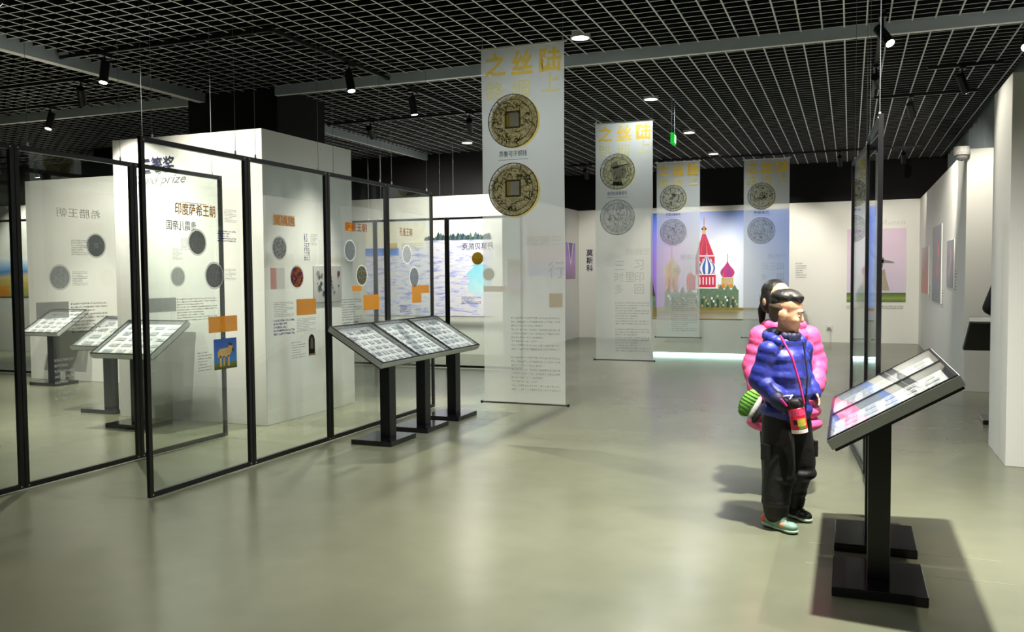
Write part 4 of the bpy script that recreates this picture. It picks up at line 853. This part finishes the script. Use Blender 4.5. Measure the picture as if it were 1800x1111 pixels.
def head_prims(b, hc, sc, T):
    """head with cranium, jaw, nose, brow, ears; faces -y before T"""
    old = b.T; b.T = old @ T; c = Vector(hc)
    E = lambda x, y, z, rx, ry, rz_: b.ell((x * sc, y * sc, z * sc), (rx * sc, ry * sc, rz_ * sc))
    E(0, .012, .045, .074, .09, .078); E(0, -.012, -.01, .066, .074, .088); E(0, -.03, -.055, .05, .05, .052); E(0, -.062, -.092, .022, .02, .018)
    E(.034, -.05, -.03, .028, .03, .03); E(-.034, -.05, -.03, .028, .03, .03)
    E(0, -.084, -.028, .012, .016, .014); b.cap((0, -.078 * sc, .01 * sc), (0, -.09 * sc, -.026 * sc), .008 * sc, .01 * sc)
    E(0, -.074, -.062, .022, .012, .011); E(0, -.07, .022, .05, .016, .014)
    for s_ in (-1, 1):
        E(s_ * .076, .012, -.012, .012, .02, .032); E(s_ * .086, .022, -.006, .008, .02, .028)
    b.T = old
def face_bits(parent, T, sc):
    def put(name, x, y, z, rx, ry, rz_, m_, n=12):
        bm = bmesh.new(); bmesh.ops.create_uvsphere(bm, u_segments=n, v_segments=8, radius=1, matrix=T @ Matrix.Translation((x * sc, y * sc, z * sc)) @ Matrix.Diagonal((rx * sc, ry * sc, rz_ * sc, 1)))
        me = bpy.data.meshes.new(name); bm.to_mesh(me); bm.free(); me.materials.append(m_); me.polygons.foreach_set('use_smooth', [True] * len(me.polygons)); return link(bpy.data.objects.new(name, me), parent)
    for s_ in (-1, 1):
        e_ = put('eye', s_ * .03, -.0715, -.002, .0135, .009, .006, EYEW); e2 = put('iris', s_ * .03, -.0775, -.002, .0065, .004, .0055, EYEB); e2.parent = e_
        put('eyebrow', s_ * .031, -.083, .021, .02, .005, .0035, BROW)
    put('mouth', 0, -.0845, -.06, .02, .005, .0055, LIPS)
SOLE = mat('pale_sole', 'a9c2ac', .5); SHOEB = mat('black_shoe', '101214', .4); SHOEG = mat('green_shoe_upper', '7fa794', .45); SHOEO = mat('orange_heel', 'e0603c', .5)
def shoe(parent, x, y, rz, colored, L_=.225):
    T = Matrix.Translation((x, y, 0)) @ RZ(rz)
    b = Blob(); b.T = T
    b.ell((0, .07, .05), (.036, .045, .045)); b.ell((0, .0, .045), (.038, .07, .038)); b.ell((0, -.08, .036), (.04, .055, .03)); b.cap((0, .06, .05), (0, .055, .1), .034, .036); b.cap((0, .03, .07), (0, -.05, .05), .03, .03)
    sh = b.build('shoe', SHOEG if colored == 2 else SHOEB, parent, .005, 3)
    b = Blob(); b.T = T
    b.ell((0, .07, .016), (.038, .05, .016)); b.ell((0, .0, .016), (.038, .08, .016)); b.ell((0, -.085, .016), (.042, .055, .016))
    b.build('sole', SOLE, sh, .005, 2)
    if colored:
        b = Blob(); b.T = T; b.ell((0, .085, .05), (.041, .034, .03)); b.build('heel_counter', SHOEO if colored == 2 else SHOEB, sh, .005, 2)
        b = Blob(); b.T = T
        for k_ in range(4): b.cap((-.02, -.01 - .018 * k_, .078 - .008 * k_), (.02, -.01 - .018 * k_, .078 - .008 * k_), .005, .005, 8)
        b.build('laces', SHOEB if colored == 2 else mat('grey_lace', '55585a', .6), sh, .004, 1)
    return sh
# ---- the boy
BLUE = mat('navy_puffer_fabric', '212c88', .5, vary=.15, scale=14, bump=.5, bscale=22); BLUED = mat('navy_lining', '12163f', .6); BLKC = mat('black_cargo_fabric', '0e0f10', .6, bump=.6, bscale=18)
boy = empty('person', (-0.345, 5.36, 0), math.radians(45), 'person in a navy blue puffer jacket and black cargo trousers, head in profile', 'person')
HT = Matrix.Translation((0.0, -0.005, 1.262)) @ RZ(math.radians(40)) @ Matrix.Rotation(math.radians(9), 4, 'X')
b = Blob(); head_prims(b, (0, 0, 0), 1.0, HT)
b.chain([((0, .012, 1.22), .044), ((0, .015, 1.1), .048)]); b.chain([((-.11, .01, 1.05), .055), ((0, .01, 1.08), .07), ((.11, .01, 1.05), .055)])
b.ell((0, 0, .95), (.115, .08, .17)); b.ell((0, 0, .72), (.11, .08, .12))
RA = [((-.125, .01, 1.045), .04), ((-.172, .035, .87), .033), ((-.12, -.095, .76), .026)]
LA = [((.125, .01, 1.045), .04), ((.168, .06, .88), .033), ((.172, -.035, .785), .024)]
b.chain(RA); b.chain(LA)
hand(b, (.172, -.035, .785), (.1, -.55, -.8), (-.3, -.8, .5), (-.9, .1, -.2), .88, .55); hand(b, (-.12, -.095, .76), (.35, -.3, -.85), (.8, -.2, .3), (.2, .9, 0), .8, .6)
RL = [((-.065, 0, .66), .075), ((-.095, -.05, .36), .055), ((-.12, -.055, .09), .036)]
LL = [((.065, .0, .66), .075), ((.105, .0, .36), .055), ((.13, .085, .09), .036)]
b.chain(RL); b.chain(LL)
for x, y in ((-.12, -.06), (.13, .08)): b.ell((x, y, .05), (.03, .05, .035)); b.ell((x, y - .07, .04), (.03, .06, .025))
b.build('body', SKIN, boy, .0055, 3)
face_bits(boy, HT, 1.0)
b = Blob(); b.T = HT
b.ell((0, .028, .09), (.077, .086, .05)); b.ell((0, .06, .06), (.07, .052, .056)); b.ell((0, -.024, .1), (.066, .056, .032)); b.ell((0, -.05, .088), (.054, .026, .02)); b.ell((0, .006, .104), (.066, .076, .042))
b.build('hair', HAIRM, boy, .0045, 3)
b = Blob(); b.T = HT; b.ell((0, .045, .03), (.0752, .07, .068)); b.ell((0, .066, -.005), (.058, .042, .06)); b.build('shaved_sides', mat('stubble_hair', '5c4a3c', .7, vary=.2, scale=60), boy, .0045, 3)
jk = Blob()
for z, rx, ry in ((.69, .162, .14), (.79, .16, .138), (.895, .158, .136), (.995, .142, .12)): jk.ell((0, 0, z), (rx, ry, .075))
jk.ell((0, .0, .87), (.15, .128, .25)); jk.cap((0, 0, .68), (0, 0, .8), .128, .128); jk.ell((0, 0, .655), (.15, .13, .035)); jk.ell((0, .005, 1.09), (.11, .085, .05))
for A_, sgn in ((RA, -1), (LA, 1)):
    p0, p1, p2 = [Vector(q[0]) for q in A_]; jk.puffs(p0, p1, .063, .066, 2); jk.puffs(p1, p2 + (p2 - p1) * .02, .066, .054, 2); jk.ell(p0, (.066, .066, .06)); jk.ell(p1, (.066, .066, .066))
jacket = jk.build('jacket', BLUE, boy, .007, 3)
b = Blob()
for i in range(13):
    t = math.pi * (-.15 + 1.3 * i / 12); b.ell((.09 * math.cos(t), .02 + .09 * math.sin(t), 1.11 + .03 * math.sin(t)), (.042, .042, .036))
b.ell((0, .1, 1.07), (.095, .05, .075)); b.build('hood', BLUE, jacket, .006, 3)
b = Blob()
for i in range(12):
    t = math.pi * 2 * i / 12; b.ell((.06 * math.cos(t), -.005 + .058 * math.sin(t), 1.13 + .008 * math.sin(t)), (.022, .022, .03))
b.build('collar', BLUED, jacket, .006, 2)
b = Blob(); b.cap((.02, -.118, 1.1), (.025, -.148, .9), .006, .006, 8); b.cap((.025, -.148, .9), (.02, -.138, .68), .006, .006, 8); b.build('zip', BLUED, jacket, .004, 1)
b = Blob(); b.cap((-.15, -.1, .77), (-.115, -.13, .735), .05, .045); b.build('cuff', BLUED, jacket, .006, 2)
b = Blob(); b.cap((-.17, -.13, .79), (-.1, -.165, .8), .005, .005, 8); b.cap((-.1, -.165, .8), (-.13, -.16, .76), .005, .005, 8); b.build('reflective_trim', PLA, jacket, .004, 1)
b = Blob()
b.ell((0, 0, .64), (.125, .1, .08))
for Lg in (RL, LL):
    p0, p1, p2 = [Vector(q[0]) for q in Lg]; b.cap(p0 - Vector((0, 0, .03)), p1, .094, .094); b.cap(p1, p2 + Vector((0, 0, .1)), .094, .084); b.ell(p1 + Vector((0, -.01, -.06)), (.094, .096, .05)); b.cap(p2 + Vector((0, 0, .1)), p2 + Vector((0, 0, .01)), .082, .072); b.ell(p2 + Vector((0, 0, .07)), (.086, .088, .035))
tro = b.build('trousers', BLKC, boy, .007, 8)
for sx_, x_ in ((-1, -.165), (1, .172)): bevel(MB().box(x_ - .016, x_ + .01, -.075, .015, .4, .5).build('cargo_pocket', BLKC, tro), .007, 3)
shoe(boy, -.12, -.075, math.radians(8), 2); shoe(boy, .13, .07, math.radians(2), 1)
# bottle on a pink strap
PINKS = mat('pink_strap', 'd82a7c', .5); RED = mat('red_bottle', 'd8203c', .3, vary=.1); YEL = mat('bottle_yellow_patch', 'c8b84a', .4, vary=.4, scale=60); BWH = mat('bottle_white_lettering', 'e8dede', .4)
bt = empty('water_bottle', (-0.255, 5.155, 0.585), 0, 'red water bottle with black cap hanging on a pink strap', 'bottle'); bt.rotation_euler = (0, math.radians(-9), 0); bt.scale = (1.2, 1.2, 1.05)
MB().lathe([(.02, 0), (.036, .004), (.038, .02), (.038, .135), (.034, .145)], 24).build('bottle_body', RED, bt, smooth=True)
MB().lathe([(.034, .145), (.037, .15), (.037, .175), (.03, .19), (.012, .194)], 24).build('cap', BLKC, bt, smooth=True)
def wrapq(name, t0, t1, z0, z1, m_, r=.0388):
    mb = MB(); n = 8
    for i in range(n):
        a0, a1 = t0 + (t1 - t0) * i / n, t0 + (t1 - t0) * (i + 1) / n
        mb.poly([(r * math.cos(a0), r * math.sin(a0), z0), (r * math.cos(a1), r * math.sin(a1), z0), (r * math.cos(a1), r * math.sin(a1), z1), (r * math.cos(a0), r * math.sin(a0), z1)])
    mb.build(name, m_, bt)
wrapq('yellow_patch', -1.6, -.5, .045, .085, YEL); wrapq('dark_patch', -2.1, -1.6, .055, .08, BLKC); wrapq('green_patch', -1.5, -.6, .03, .045, mat('bottle_green', '6d8a3a', .4)); wrapq('white_lettering_band', -3.0, -.2, .006, .026, BWH); wrapq('pink_band', -3.0, -.2, .1, .135, mat('bottle_pink', 'e84a78', .3))
b = Blob(); b.chain([((.04, -.02, .16), .006), ((.035, -.03, .28), .006), ((.02, -.035, .42), .006), ((-.02, .0, .54), .006)]); b.chain([((-.04, -.02, .16), .006), ((-.06, -.03, .2), .006)]); b.build('strap', PINKS, bt, .004, 1)
# ---- the girl behind
PINK = mat('pink_puffer_fabric', 'f0609c', .55, vary=.1, scale=12, bump=.5, bscale=20); DKP = mat('dark_trousers', '15151a', .6)
girl = empty('person', (-0.40, 6.02, 0), math.radians(14), 'person in a long pink puffer coat standing behind the one in blue', 'person')
GT = Matrix.Translation((-.05, -.02, 1.315)) @ RZ(math.radians(28)) @ Matrix.Rotation(math.radians(8), 4, 'X')
b = Blob(); head_prims(b, (0, 0, 0), 1.05, GT)
b.chain([((-.02, .0, 1.27), .046), ((0, .01, 1.14), .05)]); b.chain([((-.14, .01, 1.09), .055), ((0, .01, 1.12), .07), ((.14, .01, 1.09), .055)])
b.ell((0, 0, .95), (.125, .085, .2)); b.ell((0, 0, .7), (.125, .09, .14))
GR = [((-.15, .01, 1.08), .042), ((-.2, .02, .88), .034), ((-.18, -.08, .7), .026)]; GL_ = [((.15, .01, 1.08), .042), ((.205, .02, .9), .034), ((.18, -.1, .76), .026)]
b.chain(GR); b.chain(GL_); hand(b, (-.18, -.08, .7), (.2, -.3, -.9), (.8, -.4, 0), (.3, .9, 0), .9, .5); hand(b, (.18, -.1, .76), (-.6, -.6, -.3), (0, -.3, .9), (-.5, .8, 0), .9, .6)
for s_ in (-1, 1): b.chain([((s_ * .075, 0, .68), .08), ((s_ * .08, -.01, .38), .058), ((s_ * .08, .01, .09), .038)]); b.ell((s_ * .08, -.03, .05), (.03, .08, .035))
b.build('body', SKIN, girl, .007, 3); face_bits(girl, GT, 1.05)
b = Blob(); b.T = GT
b.ell((0, .04, .058), (.09, .092, .084)); b.ell((0, .065, 0), (.086, .06, .1)); b.ell((-.074, .02, .0), (.02, .045, .08)); b.ell((.074, .02, .0), (.02, .045, .08)); b.chain([((0, .1, .02), .035), ((-.02, .13, -.08), .03), ((-.03, .11, -.16), .018)])
b.build('hair', HAIRM, girl, .005, 2)
jk = Blob()
for i in range(8):
    z = .5 + i * .084; f = 1 - .035 * i; jk.ell((0, 0, z), (.25 * f - (0.03 if i == 7 else 0), .185 * f, .075))
jk.ell((0, 0, .78), (.215, .165, .37))
for A_ in (GR, GL_):
    p0, p1, p2 = [Vector(q[0]) for q in A_]; jk.puffs(p0, p1, .08, .078, 3); jk.puffs(p1, p2, .078, .066, 2); jk.ell(p0, (.082, .08, .075)); jk.ell(p1, (.078, .078, .078))
coat = jk.build('coat', PINK, girl, .008, 3)
b = Blob()
for i in range(14):
    t = math.pi * 2 * i / 14; b.ell((.105 * math.cos(t), .03 + .1 * math.sin(t), 1.15), (.045, .045, .04))
b.ell((0, .13, 1.1), (.11, .05, .08)); b.build('hood', PINK, coat, .007, 3)
b = Blob()
for i in range(12):
    t = math.pi * 2 * i / 12; b.ell((.07 * math.cos(t), .01 + .066 * math.sin(t), 1.18), (.022, .022, .03))
b.build('scarf', BLKC, girl, .006, 2)
b = Blob(); b.ell((0, 0, .6), (.15, .12, .1))
for s_ in (-1, 1): b.chain([((s_ * .075, 0, .62), .095), ((s_ * .08, -.01, .38), .078), ((s_ * .08, .01, .09), .06)])
b.build('trousers', DKP, girl, .009, 3)
shoe(girl, -.08, 0, 0, 0); shoe(girl, .08, 0, math.radians(5), 0)
# striped bag at her side
bag = empty('striped_bag', (-0.66, 5.83, 0.56), math.radians(20), 'small green striped bag with grey flap hanging beside the pink coat', 'bag'); bag.rotation_euler = (math.radians(0), math.radians(28), math.radians(10))
GRN = mat('green_knit', '6fae3a', .7, bump=.3, bscale=120); GRD = mat('dark_green_stripe', '2c5a1e', .7)
b = Blob(); b.ell((0, 0, .1), (.055, .045, .1)); bb = b.build('bag_body', GRN, bag, .005, 2)
for k_ in range(8):
    z = .02 + .022 * k_; r = math.sqrt(max(.05, 1 - ((z - .1) / .1) ** 2)); mb = MB(); n = 24
    for i in range(n):
        a0, a1 = 2 * math.pi * i / n, 2 * math.pi * (i + 1) / n; q = lambda a, zz: (.0565 * r * math.cos(a), .0465 * r * math.sin(a), zz)
        mb.poly([q(a0, z - .004), q(a1, z - .004), q(a1, z + .004), q(a0, z + .004)])
    mb.build('stripe', GRD, bb)
b = Blob(); b.ell((.05, -.01, .09), (.025, .04, .085)); b.build('flap', mat('grey_flap', 'b4b8b6', .6), bag, .005, 2)
b = Blob(); b.ell((.085, -.01, .07), (.03, .04, .075)); b.build('lower_pouch', BLKC, bag, .005, 2)
b = Blob(); b.chain([((0, 0, .19), .008), ((.02, 0, .24), .008), ((.05, .02, .3), .008)]); b.build('handle', PLA, bag, .005, 1)
# ---- the visitor hidden by the right pillar
DK = mat('black_coat_fabric', '0d0d0f', .6, bump=.2, bscale=50)
vis = empty('person', (1.7, 10.75, 0), math.radians(160), 'person in a black coat almost hidden behind the right pillar', 'person')
VT = Matrix.Translation((0, 0, 1.6)) @ Matrix.Rotation(math.radians(12), 4, 'X')
b = Blob(); head_prims(b, (0, 0, 0), 1.1, VT); b.chain([((0, .01, 1.55), .05), ((0, .02, 1.4), .055)]); b.chain([((-.16, .02, 1.36), .06), ((0, .02, 1.39), .08), ((.16, .02, 1.36), .06)]); b.ell((0, 0, 1.15), (.15, .1, .25)); b.ell((0, 0, .9), (.15, .11, .15))
VR = [((-.17, .02, 1.35), .05), ((-.26, .06, 1.1), .042), ((-.16, -.1, 1.0), .03)]; VL = [((.17, .02, 1.35), .05), ((.26, .06, 1.1), .042), ((.16, -.1, 1.0), .03)]
b.chain(VR); b.chain(VL); hand(b, VR[2][0], (.5, -.6, -.3), (0, -.3, .9), (.6, .6, 0)); hand(b, VL[2][0], (-.5, -.6, -.3), (0, -.3, .9), (-.6, .6, 0))
for s_ in (-1, 1): b.chain([((s_ * .09, 0, .85), .09), ((s_ * .09, -.01, .46), .06), ((s_ * .09, .01, .09), .04)]); b.ell((s_ * .09, -.05, .05), (.035, .1, .04))
b.build('body', SKIN, vis, .011, 2); face_bits(vis, VT, 1.1)
b = Blob(); b.T = VT; b.ell((0, .03, .06), (.09, .1, .085)); b.ell((0, .06, 0), (.08, .06, .08)); b.build('hair', HAIRM, vis, .007, 2)
b = Blob(); b.ell((0, 0, 1.15), (.2, .15, .3)); b.ell((0, 0, .85), (.2, .15, .2)); b.ell((0, .01, 1.36), (.2, .12, .1))
for A_ in (VR, VL):
    p0, p1, p2 = [Vector(q[0]) for q in A_]; b.cap(p0, p1, .08, .07); b.cap(p1, p2, .07, .055)
b.build('coat', DK, vis, .012, 3)
b = Blob()
for s_ in (-1, 1): b.chain([((s_ * .09, 0, .8), .1), ((s_ * .09, -.01, .46), .075), ((s_ * .09, .01, .08), .06)])
b.build('trousers', DKP, vis, .012, 3)
shoe(vis, -.09, 0, 0, 0); shoe(vis, .09, 0, 0, 0)
